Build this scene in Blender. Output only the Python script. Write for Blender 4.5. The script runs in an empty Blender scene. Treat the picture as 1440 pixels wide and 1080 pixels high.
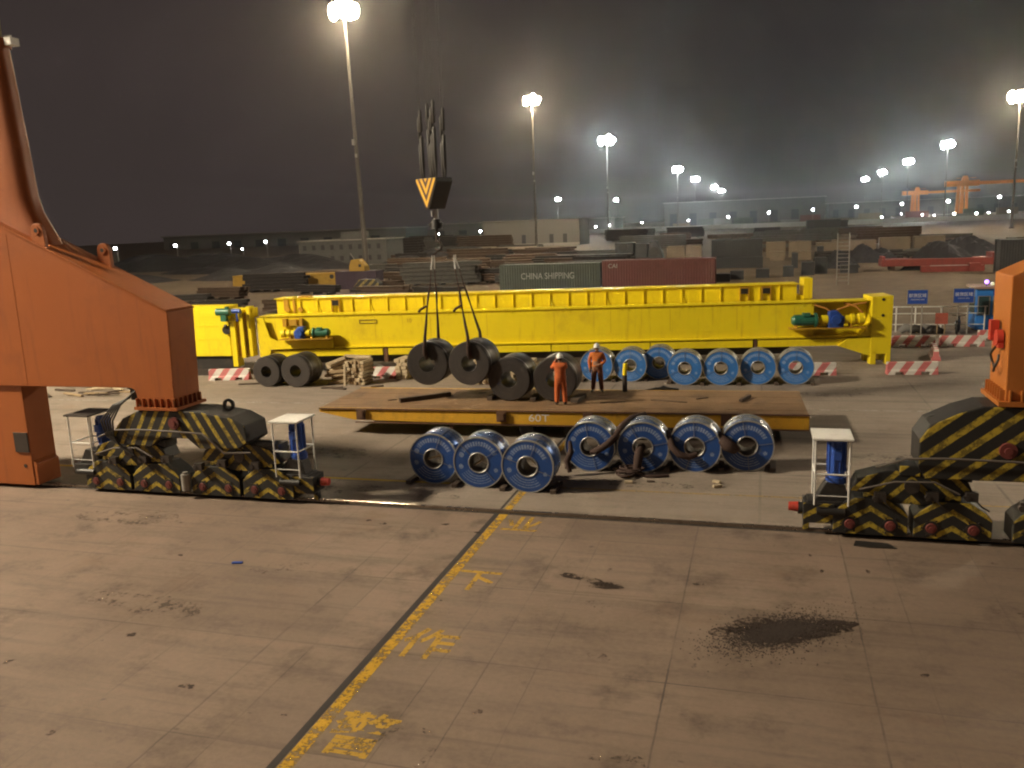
import bpy, math, random
from mathutils import Vector, Matrix
random.seed(7)
S = bpy.context.scene
COL = S.collection
PI = math.pi
R_ = math.radians

# ------------------------------------------------------------------ mesh building
class MB:
    def __init__(s): s.v = []; s.f = []; s.sm = []
    def add(s, vs, fs, smooth=False, M=None):
        o = len(s.v)
        for p in vs:
            p = Vector(p)
            if M: p = M @ p
            s.v.append(p)
        for f in fs:
            s.f.append([i + o for i in f]); s.sm.append(smooth)
        return s
    def box(s, c, d, M=None, rz=0, rx=0, ry=0):
        x, y, z = d[0]/2, d[1]/2, d[2]/2
        L = Matrix.Translation(c) @ Matrix.Rotation(rz, 4, 'Z') @ Matrix.Rotation(ry, 4, 'Y') @ Matrix.Rotation(rx, 4, 'X')
        if M: L = M @ L
        vs = [(a, b, e) for a in (-x, x) for b in (-y, y) for e in (-z, z)]
        return s.add(vs, [(0,1,3,2),(4,6,7,5),(0,4,5,1),(2,3,7,6),(0,2,6,4),(1,5,7,3)], False, L)
    def b2(s, x0, x1, y0, y1, z0, z1, M=None):
        return s.box(((x0+x1)/2,(y0+y1)/2,(z0+z1)/2), (abs(x1-x0),abs(y1-y0),abs(z1-z0)), M)
    def prism(s, poly, a, b, axis='y', M=None, smooth=False):
        n = len(poly)
        def P(p, t):
            return {'y': (p[0], t, p[1]), 'z': (p[0], p[1], t), 'x': (t, p[0], p[1])}[axis]
        vs = [P(p, a) for p in poly] + [P(p, b) for p in poly]
        ar = sum(poly[i][0]*poly[(i+1) % n][1]-poly[(i+1) % n][0]*poly[i][1] for i in range(n))
        f0 = list(range(n)); f1 = [i+n for i in range(n)]
        fs = [(i, (i+1) % n, (i+1) % n+n, i+n) for i in range(n)]
        s.add(vs, [f0[::-1], f1], False, M)
        o = len(s.v)-2*n
        for f in fs: s.f.append([i+o for i in f]); s.sm.append(smooth)
        return s
    def cyl(s, p0, p1, r0, r1=None, n=16, caps=True, M=None, smooth=True):
        if r1 is None: r1 = r0
        p0, p1 = Vector(p0), Vector(p1); d = (p1-p0).normalized()
        u = d.orthogonal().normalized(); w = d.cross(u)
        vs = []
        for p, r in ((p0, r0), (p1, r1)):
            for i in range(n):
                a = 2*PI*i/n; vs.append(p+u*(r*math.cos(a))+w*(r*math.sin(a)))
        fs = [(i, (i+1) % n, (i+1) % n+n, i+n) for i in range(n)]
        s.add(vs, fs, smooth, M)
        if caps:
            s.add(vs[:n], [list(range(n))[::-1]], False, M); s.add(vs[n:], [list(range(n))], False, M)
        return s
    def tube(s, pts, r, n=8, M=None):
        pts = [Vector(p) for p in pts]; rr = r if isinstance(r, (list, tuple)) else [r]*len(pts)
        vs = []; u = None
        for i, p in enumerate(pts):
            d = (pts[min(i+1, len(pts)-1)]-pts[max(i-1, 0)]).normalized()
            if u is None: u = d.orthogonal().normalized()
            u = (u-d*u.dot(d))
            if u.length < 1e-5: u = d.orthogonal()
            u.normalize(); w = d.cross(u)
            for k in range(n):
                a = 2*PI*k/n; vs.append(p+u*(rr[i]*math.cos(a))+w*(rr[i]*math.sin(a)))
        fs = []
        for i in range(len(pts)-1):
            for k in range(n):
                fs.append((i*n+k, i*n+(k+1) % n, (i+1)*n+(k+1) % n, (i+1)*n+k))
        s.add(vs, fs, True, M)
        s.add(vs[:n], [list(range(n))[::-1]], False, M); s.add(vs[-n:], [list(range(n))], False, M)
        return s
    def lathe(s, prof, n=32, M=None, smooth=True, close=False):
        # prof: (r, h); axis = local Z
        vs = []; m = len(prof)
        for r, h in prof:
            for k in range(n):
                a = 2*PI*k/n; vs.append((r*math.cos(a), r*math.sin(a), h))
        fs = []
        for i in range(m if close else m-1):
            j = (i+1) % m
            for k in range(n):
                fs.append((i*n+k, i*n+(k+1) % n, j*n+(k+1) % n, j*n+k))
        return s.add(vs, fs, smooth, M)
    def ball(s, c, r, n=10, M=None):
        rx, ry, rz = r if isinstance(r, (list, tuple)) else (r, r, r)
        prof = [(math.sin(PI*i/n), -math.cos(PI*i/n)) for i in range(n+1)]
        L = Matrix.Translation(c) @ Matrix.Diagonal((rx, ry, rz, 1))
        if M: L = M @ L
        prof[0] = (0.001, -1); prof[-1] = (0.001, 1)
        return s.lathe(prof, n*2, L)
    def build(s, name, mat=None, parent=None, loc=(0,0,0), rz=0, bevel=0):
        me = bpy.data.meshes.new(name); me.from_pydata([tuple(v) for v in s.v], [], s.f)
        me.polygons.foreach_set('use_smooth', s.sm); me.update()
        o = bpy.data.objects.new(name, me); COL.objects.link(o)
        if mat: me.materials.append(mat)
        o.location = loc; o.rotation_euler = (0, 0, rz)
        if parent: o.parent = parent
        if bevel:
            b = o.modifiers.new('edge', 'BEVEL'); b.width = bevel; b.segments = 2; b.limit_method = 'ANGLE'; b.angle_limit = R_(40)
        return o

def tag(o, label=None, cat=None, group=None, kind=None):
    if label: o['label'] = label
    if cat: o['category'] = cat
    if group: o['group'] = group
    if kind: o['kind'] = kind
    return o
def thing(name, label, cat, loc=(0,0,0), rz=0, group=None):
    o = bpy.data.objects.new(name, None); COL.objects.link(o); o.empty_display_size = .2
    o.location = loc; o.rotation_euler = (0, 0, rz)
    return tag(o, label, cat, group)
def copy_tree(o, parent=None):
    c = o.copy(); COL.objects.link(c)
    if parent: c.parent = parent
    for ch in [x for x in bpy.data.objects if x.parent is o]: copy_tree(ch, c)
    return c
def dup(o, loc, rz=0, label=None):
    c = copy_tree(o); c.location = loc; c.rotation_euler = (0, 0, rz)
    if label: c['label'] = label
    return c

# ------------------------------------------------------------------ materials
class NT:
    def __init__(s, name):
        s.m = bpy.data.materials.new(name); s.m.use_nodes = True
        s.t = s.m.node_tree; s.N = s.t.nodes; s.b = s.N['Principled BSDF']
    def n(s, typ, **kw):
        x = s.N.new(typ)
        for k, v in kw.items(): setattr(x, k, v)
        return x
    def put(s, sock, v):
        if hasattr(v, 'is_linked') or isinstance(v, bpy.types.NodeSocket): s.t.links.new(v, sock)
        else: sock.default_value = v
    def math(s, op, a, b=None, c=None, clamp=False):
        x = s.n('ShaderNodeMath', operation=op); x.use_clamp = clamp
        s.put(x.inputs[0], a)
        if b is not None: s.put(x.inputs[1], b)
        if c is not None: s.put(x.inputs[2], c)
        return x.outputs[0]
    def mix(s, f, a, b, mode='MIX'):
        x = s.n('ShaderNodeMix', data_type='RGBA', blend_type=mode)
        s.put(x.inputs[0], f)
        for i, v in ((6, a), (7, b)):
            s.put(x.inputs[i], v if not isinstance(v, tuple) or len(v) == 4 else (*v, 1))
        return x.outputs[2]
    def ss(s, v, a, b):
        x = s.n('ShaderNodeMapRange', interpolation_type='SMOOTHSTEP'); x.clamp = True
        s.put(x.inputs[0], v); x.inputs[1].default_value = a; x.inputs[2].default_value = b
        return x.outputs[0]
    def noise(s, vec, scale, detail=5, rough=.6, w=None):
        x = s.n('ShaderNodeTexNoise', noise_dimensions='4D' if w is not None else '3D')
        s.t.links.new(vec, x.inputs['Vector']); x.inputs['Scale'].default_value = scale
        x.inputs['Detail'].default_value = detail; x.inputs['Roughness'].default_value = rough
        if w is not None: s.t.links.new(w, x.inputs['W'])
        return x.outputs['Fac']
    def coords(s, scale=(1,1,1)):
        tc = s.n('ShaderNodeTexCoord')
        if scale == (1,1,1): return tc.outputs['Object']
        mp = s.n('ShaderNodeMapping'); s.t.links.new(tc.outputs['Object'], mp.inputs[0]); mp.inputs['Scale'].default_value = scale
        return mp.outputs[0]
    def rnd(s):
        oi = s.n('ShaderNodeObjectInfo'); return s.math('MULTIPLY', oi.outputs['Random'], 60.0)
    def bump(s, h, strength, dist=.02):
        x = s.n('ShaderNodeBump'); s.t.links.new(h, x.inputs['Height'])
        x.inputs['Strength'].default_value = strength; x.inputs['Distance'].default_value = dist
        s.t.links.new(x.outputs[0], s.b.inputs['Normal'])

def paint(name, col, rough=.55, metal=0., var=.18, vs=2.5, dirt=(.05,.035,.025), da=.35, ds=1.5, streak=0., bump=.0, extra=None):
    k = NT(name); w = k.rnd(); co = k.coords()
    n1 = k.noise(co, vs, 6, .62, w)
    c = k.mix(n1, tuple(x*(1-var) for x in col), tuple(min(1, x*(1+var)) for x in col))
    if extra: c = extra(k, co, c)
    n2 = k.noise(co, ds, 8, .7, w)
    fac = k.math('MULTIPLY', k.ss(n2, .5, .72), da)
    if streak:
        cs = k.coords((2.5, 2.5, .22)); n3 = k.noise(cs, 1.6, 6, .65, w)
        fac = k.math('MAXIMUM', fac, k.math('MULTIPLY', k.ss(n3, .52, .75), streak))
    c = k.mix(fac, c, dirt)
    k.put(k.b.inputs['Base Color'], c)
    k.put(k.b.inputs['Roughness'], k.math('ADD', k.math('MULTIPLY', n2, .3), rough-.15, clamp=True))
    k.b.inputs['Metallic'].default_value = metal
    if bump: k.bump(k.noise(co, vs*8, 4, .6), bump)
    return k.m

def stripes(name, cx, slope, period, duty=.5, black=(.018,.017,.016), yel=(.52,.38,.04)):
    """chevron / diagonal hazard stripes in object space: z + slope*|x-cx|"""
    def ex(k, co, c):
        sp = k.n('ShaderNodeSeparateXYZ'); k.t.links.new(co, sp.inputs[0])
        x = k.math('SUBTRACT', sp.outputs[0], cx)
        x = k.math('ABSOLUTE', x) if slope > 0 else x
        v = k.math('ADD', sp.outputs[2], k.math('MULTIPLY', x, slope))
        wob = k.math('MULTIPLY', k.math('SUBTRACT', k.noise(co, 9, 2), .5), .03)
        v = k.math('FRACT', k.math('DIVIDE', k.math('ADD', k.math('ADD', v, wob), 40.0), period))
        f = k.math('LESS_THAN', v, duty)
        wear = k.ss(k.noise(co, 5, 8, .78), .44, .54)
        f = k.math('MULTIPLY', f, k.math('ADD', k.math('MULTIPLY', wear, .68), .32))
        nn = k.n('ShaderNodeTexCoord'); sn = k.n('ShaderNodeSeparateXYZ'); k.t.links.new(nn.outputs['Normal'], sn.inputs[0])
        f = k.math('MULTIPLY', f, k.math('GREATER_THAN', k.math('ABSOLUTE', sn.outputs[1]), .6))
        return k.mix(f, black, yel)
    return paint(name, (.3,.3,.3), .6, 0, dirt=(.03,.026,.022), da=.85, ds=2.2, streak=.55, extra=ex)

def emit(name, col, st):
    k = NT(name); k.b.inputs['Base Color'].default_value = (.8,.8,.8,1)
    k.b.inputs['Emission Color'].default_value = (*col, 1); k.b.inputs['Emission Strength'].default_value = st
    k.m.cycles.emission_sampling = 'NONE'
    return k.m

M = {}
M['orange'] = paint('orange_paint', (.40,.112,.024), .5, var=.12, vs=.7, dirt=(.15,.045,.022), da=.45, ds=.45, streak=.4)
M['orange2'] = paint('bright_orange_paint', (.43,.14,.026), .5, var=.08, dirt=(.35,.09,.03), da=.3, ds=.6, streak=.2)
M['dullyel'] = paint('tower_dull_yellow', (.25,.2,.08), .6)
M['yellow'] = paint('girder_yellow', (.95,.75,.014), .42, var=.07, vs=.9, dirt=(.42,.2,.02), da=.35, ds=.6, streak=.42, bump=.06)
M['yeldark'] = paint('girder_yellow_soiled', (.52,.29,.02), .55, var=.15, dirt=(.16,.08,.02), da=.6, ds=1.2, streak=.5)
M['fargird'] = paint('far_girder_yellow', (.42,.25,.03), .6, dirt=(.16,.08,.02), da=.5, streak=.4)
M['black'] = paint('black_machine_paint', (.022,.02,.019), .5, dirt=(.07,.05,.035), da=.6, ds=2.5)
M['darksteel'] = paint('dark_steel', (.06,.05,.045), .5, .4, dirt=(.09,.05,.03), da=.5, ds=3)
M['rust'] = paint('rusted_steel', (.13,.065,.035), .8, .1, var=.4, dirt=(.05,.03,.02), da=.6, ds=3, bump=.2)
M['white'] = paint('white_rail_paint', (.75,.74,.7), .5, dirt=(.3,.25,.2), da=.3, ds=4)
M['blue'] = paint('blue_motor_paint', (.03,.09,.4), .4, dirt=(.03,.03,.04), da=.5, ds=4)
M['green'] = paint('green_motor_paint', (.03,.16,.1), .4, dirt=(.03,.03,.03), da=.5, ds=4)
M['red'] = paint('red_paint', (.5,.05,.03), .5, dirt=(.1,.03,.02), da=.5, ds=5)
M['cable'] = paint('cable_sheath', (.12,.1,.085), .7)
M['rope'] = paint('wire_rope', (.035,.03,.027), .75, .1, da=.3)
M['sling'] = paint('sling_sleeve', (.05,.026,.02), .85, var=.4, vs=12, da=.6, ds=6)
M['wood'] = paint('old_timber', (.36,.26,.15), .85, var=.35, vs=5, dirt=(.1,.065,.04), da=.6, ds=4, bump=.3)
M['paletimber'] = paint('pale_timber', (.52,.42,.28), .85, var=.3, vs=5, dirt=(.2,.14,.08), da=.5, ds=4, bump=.3)
M['darkwood'] = paint('oily_timber', (.075,.05,.035), .8, var=.4, vs=6, da=.5, ds=4)
M['coildark'] = paint('hot_rolled_steel', (.062,.056,.053), .5, .55, var=.2, vs=2, dirt=(.11,.085,.06), da=.45, ds=2.2)
M['coilend'] = None
M['silver'] = paint('bright_steel_edge', (.5,.5,.49), .4, .7, var=.15, dirt=(.3,.28,.25), da=.4, ds=4)
M['strap'] = paint('packing_strap', (.27,.28,.3), .4, .6)
M['label'] = paint('packing_label', (.6,.55,.2), .6)
M['coverall'] = paint('orange_coverall', (.62,.14,.035), .85, var=.2, vs=9, dirt=(.2,.05,.02), da=.45, ds=7, bump=.8)
M['coverall2'] = paint('orange_work_jacket', (.72,.2,.04), .85, var=.2, vs=9, dirt=(.25,.07,.02), da=.35, ds=7, bump=.8)
M['trousers'] = paint('brown_trousers', (.25,.085,.04), .9, var=.2, vs=9)
M['skin'] = paint('skin', (.35,.19,.12), .6, var=.08, da=0)
M['boot'] = paint('black_boots', (.03,.025,.022), .6)
M['helmet'] = paint('white_helmet_shell', (.82,.82,.8), .35, var=.04, da=.1)
M['hair'] = paint('black_hair', (.012,.01,.01), .7)
M['lampgrey'] = paint('galvanised_pole', (.34,.32,.29), .5, .4, dirt=(.2,.17,.14), da=.4)
M['concrete'] = paint('cast_concrete', (.34,.32,.29), .9, var=.2, bump=.2)
M['bldg'] = paint('pale_building_wall', (.18,.175,.165), .9, var=.1, dirt=(.2,.18,.16), da=.4, ds=.2, streak=.3)
M['bldgfaint'] = paint('dim_shed_wall', (.12,.12,.115), .9)
M['bldgdark'] = paint('building_opening', (.04,.045,.06), .6)
M['signblue'] = paint('sign_blue', (.02,.08,.42), .4, var=.06, da=.1)
M['signwhite'] = paint('sign_white', (.8,.8,.8), .5, var=.03, da=.1)
M['kioskblue'] = paint('kiosk_blue', (.03,.2,.62), .5, dirt=(.02,.05,.12), da=.4)
M['glass'] = paint('cabin_glass', (.03,.07,.08), .1, 0, var=.1, da=.2)
M['pink'] = None
M['letterwhite'] = paint('stencil_white', (.82,.8,.74), .7, dirt=(.5,.4,.2), da=.4, ds=9)
M['letterpale'] = paint('container_letter', (.42,.43,.4), .7, dirt=(.2,.22,.18), da=.5, ds=4)

def corr(name, col, axis=0, per=.28):
    def ex(k, co, c): return c
    m = paint(name, col, .6, var=.15, vs=.8, dirt=tuple(x*.35+.02 for x in col), da=.5, ds=1., streak=.45, extra=ex)
    return m
M['contgreen'] = corr('green_container', (.075,.09,.072))
M['contred'] = corr('maroon_container', (.15,.05,.042))
M['contdark'] = corr('dark_container', (.04,.042,.045))
M['contbeige'] = corr('beige_crate', (.19,.145,.095))
M['flatred'] = paint('dull_red_paint', (.22,.04,.03), .6, da=.5, streak=.4)
M['coal'] = paint('black_bulk_cargo', (.022,.022,.026), .9, var=.5, vs=3, bump=.5)
M['redsign'] = paint('faded_red_board', (.4,.1,.07), .6)

def barrier_mat():
    def ex(k, co, c):
        sp = k.n('ShaderNodeSeparateXYZ'); k.t.links.new(co, sp.inputs[0])
        v = k.math('FRACT', k.math('DIVIDE', k.math('ADD', k.math('SUBTRACT', sp.outputs[0], k.math('MULTIPLY', sp.outputs[2], .75)), 20.12), .72))
        return k.mix(k.math('LESS_THAN', v, .48), (.72,.69,.64), (.58,.17,.17))
    return paint('barrier_paint', (.5,.5,.5), .7, dirt=(.2,.15,.12), da=.45, ds=3, streak=.35, extra=ex)
M['barrier'] = barrier_mat()

# coil ends ---------------------------------------------------------
M['coretube'] = paint('core_inner_steel', (.12,.105,.09), .6, .3, dirt=(.05,.04,.03), da=.5, ds=4)
def coil_face(name, base, dark=False):
    k = NT(name); co = k.coords(); w = k.rnd()
    sp = k.n('ShaderNodeSeparateXYZ'); k.t.links.new(co, sp.inputs[0])
    x, z = sp.outputs[0], sp.outputs[2]
    r = k.math('SQRT', k.math('ADD', k.math('MULTIPLY', x, x), k.math('MULTIPLY', z, z)))
    n1 = k.noise(co, 3, 6, .6, w)
    c = k.mix(n1, tuple(v*.75 for v in base), tuple(v*1.25 for v in base))
    if dark:
        # fine wound edges
        cb = k.n('ShaderNodeCombineXYZ'); k.put(cb.inputs[0], k.math('MULTIPLY', r, 60.0)); k.put(cb.inputs[1], k.math('MULTIPLY', x, .8)); k.put(cb.inputs[2], k.math('MULTIPLY', z, .8))
        rn = k.noise(cb.outputs[0], 1.0, 3, .6)
        c = k.mix(k.math('MULTIPLY', k.ss(rn, .45, .7), .35), c, (.12,.1,.085))
        k.b.inputs['Metallic'].default_value = .4; rough = .5
    else:
        a = k.math('ARCTAN2', z, x)
        def band(v, lo, hi):
            return k.math('MULTIPLY', k.math('GREATER_THAN', v, lo), k.math('LESS_THAN', v, hi))
        # printed ring lettering (blurred, unreadable characters): cells around the ring broken up by noise
        al = k.math('MULTIPLY', a, 7.0); fr = k.math('FRACT', k.math('ADD', al, 50.0))
        cb = k.n('ShaderNodeCombineXYZ'); k.put(cb.inputs[0], k.math('MULTIPLY', a, 22.0)); k.put(cb.inputs[1], k.math('MULTIPLY', r, 34.0)); k.put(cb.inputs[2], 1.7)
        gl = k.noise(cb.outputs[0], 1.15, 1, .5)
        txt = k.math('MULTIPLY', k.math('MULTIPLY', band(r, .49, .615), band(a, .45, 2.5)), k.math('MULTIPLY', band(fr, .14, .86), k.ss(gl, .38, .46)))
        cb2 = k.n('ShaderNodeCombineXYZ'); k.put(cb2.inputs[0], k.math('MULTIPLY', a, 40.0)); k.put(cb2.inputs[1], k.math('MULTIPLY', r, 8.0))
        g2 = k.noise(cb2.outputs[0], 1.0, 1, .5)
        lines = k.math('MULTIPLY', band(a, -2.55, -.95), k.math('MULTIPLY', band(r, .37, .63), band(k.math('FRACT', k.math('MULTIPLY', r, 14.0)), .25, .60)))
        lines = k.math('MULTIPLY', lines, k.ss(g2, .38, .46))
        # emblem on the left and right
        d = k.math('SQRT', k.math('ADD', k.math('POWER', k.math('ADD', x, .49), 2), k.math('POWER', k.math('SUBTRACT', z, .22), 2)))
        e1 = k.math('MULTIPLY', k.math('LESS_THAN', d, .075), k.ss(gl, .3, .5))
        d3 = k.math('SQRT', k.math('ADD', k.math('POWER', k.math('ADD', x, .52), 2), k.math('POWER', k.math('ADD', z, .12), 2)))
        e2 = k.math('MULTIPLY', k.math('LESS_THAN', d3, .07), k.ss(gl, .4, .5))
        d4 = k.math('SQRT', k.math('ADD', k.math('POWER', k.math('SUBTRACT', x, .5), 2), k.math('POWER', k.math('ADD', z, .2), 2)))
        e3 = k.math('MULTIPLY', k.math('LESS_THAN', d4, .06), k.ss(gl, .4, .5))
        f = k.math('MAXIMUM', k.math('MAXIMUM', txt, k.math('MULTIPLY', lines, .9)), k.math('MAXIMUM', e1, k.math('MAXIMUM', e2, e3)))
        f = k.math('MULTIPLY', f, k.math('ADD', k.math('MULTIPLY', k.noise(co, 6, 4, .6, w), .7), .25))
        c = k.mix(k.math('MULTIPLY', f, .8), c, (.5,.58,.7)); rough = .42
        sc_ = k.ss(k.noise(co, 4.5, 8, .72, w), .54, .68); c = k.mix(k.math('MULTIPLY', sc_, .55), c, (.09,.10,.13))
    k.put(k.b.inputs['Base Color'], c); k.b.inputs['Roughness'].default_value = rough
    nb = k.noise(co, 5, 4, .6, w); k.bump(nb, .25, .03)
    return k.m
M['bluenear'] = coil_face('blue_wrapper_print_shaded', (.015,.066,.26))  # front coils' dimmer light painted in as a darker blue
M['bluefar'] = coil_face('blue_wrapper_print_lit', (.032,.16,.48))  # same wrapper in brighter blue, the back row's stronger light painted in
M['coilend'] = coil_face('wound_coil_end', (.056,.05,.048), True)
def wrap(name, c1, c2):
    def ex(k, co, c):
        cs = k.coords((1.4,6,1.4)); n = k.noise(cs, 1.2, 4, .6, k.rnd())
        return k.mix(k.ss(n, .42, .62), c1, c2)
    return paint(name, (.3,.3,.3), .28, .45, dirt=(.2,.2,.22), da=.3, ds=4, bump=.25, extra=ex)
M['bluewrap'] = wrap('blue_foil_wrap', (.035,.11,.36), (.24,.29,.40))
M['silverwrap'] = wrap('silver_foil_wrap', (.36,.39,.45), (.14,.22,.42))

# ground ----------------------------------------------------------
def ground_mat(name, base, base2, joints_x=(), joint_y=None, worn=.5, rough=.85):
    k = NT(name); co = k.coords()
    sp = k.n('ShaderNodeSeparateXYZ'); k.t.links.new(co, sp.inputs[0])
    x, y = sp.outputs[0], sp.outputs[1]
    big = k.noise(co, .16, 6, .62); mid = k.noise(co, .8, 8, .68); fine = k.noise(co, 9, 6, .7)
    c = k.mix(k.ss(big, .32, .68), base, base2)
    # drag marks along the quay
    cs = k.coords((.25,1.8,1)); st = k.noise(cs, .9, 8, .68)
    c = k.mix(k.math('MULTIPLY', k.ss(st, .45, .70), .6), c, tuple(v*.5 for v in base))
    c = k.mix(k.math('MULTIPLY', k.ss(mid, .5, .72), worn), c, tuple(v*.45 for v in base))
    c = k.mix(k.math('MULTIPLY', k.ss(fine, .35, .65), .22), c, tuple(min(1,v*1.35) for v in base2))
    if joint_y:
        cbn = k.n('ShaderNodeCombineXYZ'); k.put(cbn.inputs[0], k.math('FLOOR', k.math('DIVIDE', k.math('ADD', x, 1.4), 3.13))); k.put(cbn.inputs[1], k.math('FLOOR', k.math('DIVIDE', k.math('SUBTRACT', y, joint_y[1]), joint_y[0])))
        wn = k.n('ShaderNodeTexWhiteNoise', noise_dimensions='2D'); k.t.links.new(cbn.outputs[0], wn.inputs[0])
        c = k.mix(k.math('MULTIPLY', wn.outputs[0], .3), c, tuple(v*.55 for v in base))
        cs2 = k.coords((.12,3.2,1)); st2 = k.noise(cs2, 1.4, 9, .7)
        c = k.mix(k.math('MULTIPLY', k.ss(st2, .52, .70), .4), c, tuple(v*.4 for v in base))
    spots = k.noise(co, 2.3, 3, .55)
    c = k.mix(k.math('MULTIPLY', k.ss(spots, .70, .76), .7), c, tuple(v*.3 for v in base))
    rusty = k.noise(co, .45, 7, .65)
    c = k.mix(k.math('MULTIPLY', k.ss(rusty, .56, .74), .35), c, (base[0]*.9, base[1]*.7, base[2]*.5))
    wob = k.math('MULTIPLY', k.math('SUBTRACT', k.noise(co, 3, 4, .7), .5), .035)
    g = None
    for jx, wd, st_ in joints_x:
        d = k.math('ABSOLUTE', k.math('ADD', k.math('SUBTRACT', x, jx), wob))
        v = k.math('MULTIPLY', k.math('SUBTRACT', 1.0, k.ss(d, wd*.4, wd)), st_)
        g = v if g is None else k.math('MAXIMUM', g, v)
    if joint_y:
        per, off, wd, st_ = joint_y
        d = k.math('ABSOLUTE', k.math('SUBTRACT', k.math('FRACT', k.math('ADD', k.math('DIVIDE', k.math('ADD', k.math('SUBTRACT', y, off), wob), per), 40.5)), .5))
        v = k.math('MULTIPLY', k.math('SUBTRACT', 1.0, k.ss(d, wd/per*.4, wd/per)), st_)
        g = v if g is None else k.math('MAXIMUM', g, v)
    if g is not None:
        brk = k.math('ADD', k.math('MULTIPLY', k.ss(k.noise(co, .55, 5, .6), .38, .62), .75), .25)
        c = k.mix(k.math('MULTIPLY', g, brk), c, (.035,.028,.022))
    k.put(k.b.inputs['Base Color'], c)
    k.put(k.b.inputs['Roughness'], k.math('ADD', k.math('MULTIPLY', mid, .4), rough-.25, clamp=True))
    k.bump(k.math('ADD', fine, k.math('MULTIPLY', mid, .8)), .35, .02)
    return k.m

jx = [(-15.2,.02,.25),(-13.5,.02,.25),(-11.8,.022,.3),(-10.2,.02,.3),(-8.46,.026,.65),(-7.64,.016,.55),(-5.19,.016,.55),(-4.36,.016,.6),(-3.53,.014,.4),(-1.40,.022,.75),(1.73,.022,.75),(2.6,.016,.45),(4.3,.018,.3),(6.,.018,.3)]
M['quay'] = ground_mat('quay_concrete', (.182,.129,.093), (.248,.18,.133), jx, (2.95, 12.6, .022, .6), .95)
M['road'] = ground_mat('yard_concrete', (.245,.197,.155), (.30,.247,.20), [(-18,.05,.4),(-12,.05,.4),(-6.3,.05,.5),(0,.05,.4),(6,.05,.4)], (5.2, 24.4, .06, .5), .4)
M['dirt'] = ground_mat('yard_dirt', (.095,.066,.04), (.15,.108,.067), (), None, .6, .95)

def worn_paint(name, col, cover, under):
    k = NT(name); co = k.coords()
    n = k.noise(co, 2.2, 9, .75); n2 = k.noise(co, 11, 6, .7)
    f = k.ss(k.math('ADD', k.math('MULTIPLY', n, .6), k.math('MULTIPLY', n2, .4)), cover-.06, cover+.06)
    c = k.mix(k.math('MULTIPLY', k.noise(co, .7, 5), .8), col, tuple(v*.6 for v in col))
    k.put(k.b.inputs['Base Color'], c); k.b.inputs['Roughness'].default_value = .95; k.b.inputs['Specular IOR Level'].default_value = .1
    tr = k.n('ShaderNodeBsdfTransparent'); mx = k.n('ShaderNodeMixShader')
    k.put(mx.inputs[0], f); k.t.links.new(tr.outputs[0], mx.inputs[2]); k.t.links.new(k.b.outputs[0], mx.inputs[1])
    k.t.links.new(mx.outputs[0], k.N['Material Output'].inputs[0])
    return k.m
M['roadpaint'] = worn_paint('worn_yellow_road_paint', (.60,.36,.045), .52, None)
M['roadpaint2'] = worn_paint('faded_yellow_road_paint', (.55,.35,.09), .50, None)
M['roadpaint3'] = worn_paint('worn_yellow_lettering', (.55,.34,.06), .545, None)
M['roadpaint4'] = worn_paint('yellow_cross_line', (.60,.40,.07), .66, None)
M['roadpaint5'] = worn_paint('faded_cross_line', (.42,.29,.11), .54, None)
M['whitepaint'] = worn_paint('faded_white_road_paint', (.5,.47,.42), .52, None)
M['slot'] = paint('rail_slot', (.03,.025,.022), .9)
M['rail'] = paint('polished_rail_head', (.32,.25,.19), .28, .8, var=.2, dirt=(.12,.07,.04), da=.6, ds=1.5)
M['stain'] = worn_paint('dark_oil_stain', (.05,.036,.029), .505, None)
M['stain2'] = worn_paint('grey_stain', (.125,.10,.08), .44, None)

def text(name, body, size, mat, parent=None, loc=(0,0,0), rot=(PI/2,0,0), ext=.004, sx=1., sy=1., off=0.):
    cu = bpy.data.curves.new(name, 'FONT'); cu.body = body; cu.size = size; cu.extrude = ext; cu.offset = off
    cu.align_x = 'CENTER'; cu.align_y = 'CENTER'
    t = bpy.data.objects.new(name+'_src', cu); COL.objects.link(t)
    dg = bpy.context.evaluated_depsgraph_get()
    me = bpy.data.meshes.new_from_object(t.evaluated_get(dg)); me.name = name
    bpy.data.objects.remove(t); bpy.data.curves.remove(cu)
    o = bpy.data.objects.new(name, me); COL.objects.link(o)
    me.materials.clear(); me.materials.append(mat)
    o.location = loc; o.rotation_euler = rot; o.scale = (sx, sy, 1)
    if parent: o.parent = parent
    return o
def poly_sheet(name, pts, z, mat, kind='structure'):
    me = bpy.data.meshes.new(name); me.from_pydata([(p[0], p[1], z) for p in pts], [], [list(range(len(pts)))])
    me.materials.append(mat); o = bpy.data.objects.new(name, me); COL.objects.link(o); o['kind'] = kind
    return o
def rect(name, x0, x1, y0, y1, z, mat, kind='structure'):
    return poly_sheet(name, [(x0,y0),(x1,y0),(x1,y1),(x0,y1)], z, mat, kind)
def blob(name, cx, cy, rx, ry, z, mat, seed, n=36, rough=.35, rot=0):
    rg = random.Random(seed); ph = [rg.uniform(0, 6.28) for _ in range(6)]
    pts = []
    for i in range(n):
        a = 2*PI*i/n; m = 1+rough*sum(math.sin((j+2)*a+ph[j])/(j+1.5) for j in range(6))*.8
        x, y = rx*m*math.cos(a), ry*m*math.sin(a)
        pts.append((cx+x*math.cos(rot)-y*math.sin(rot), cy+x*math.sin(rot)+y*math.cos(rot)))
    return poly_sheet(name, pts, z, mat)
#SETTING
POWER_KEY = 335000; HAZE = .00019; SKY = 1.0; SUN = .2
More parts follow.
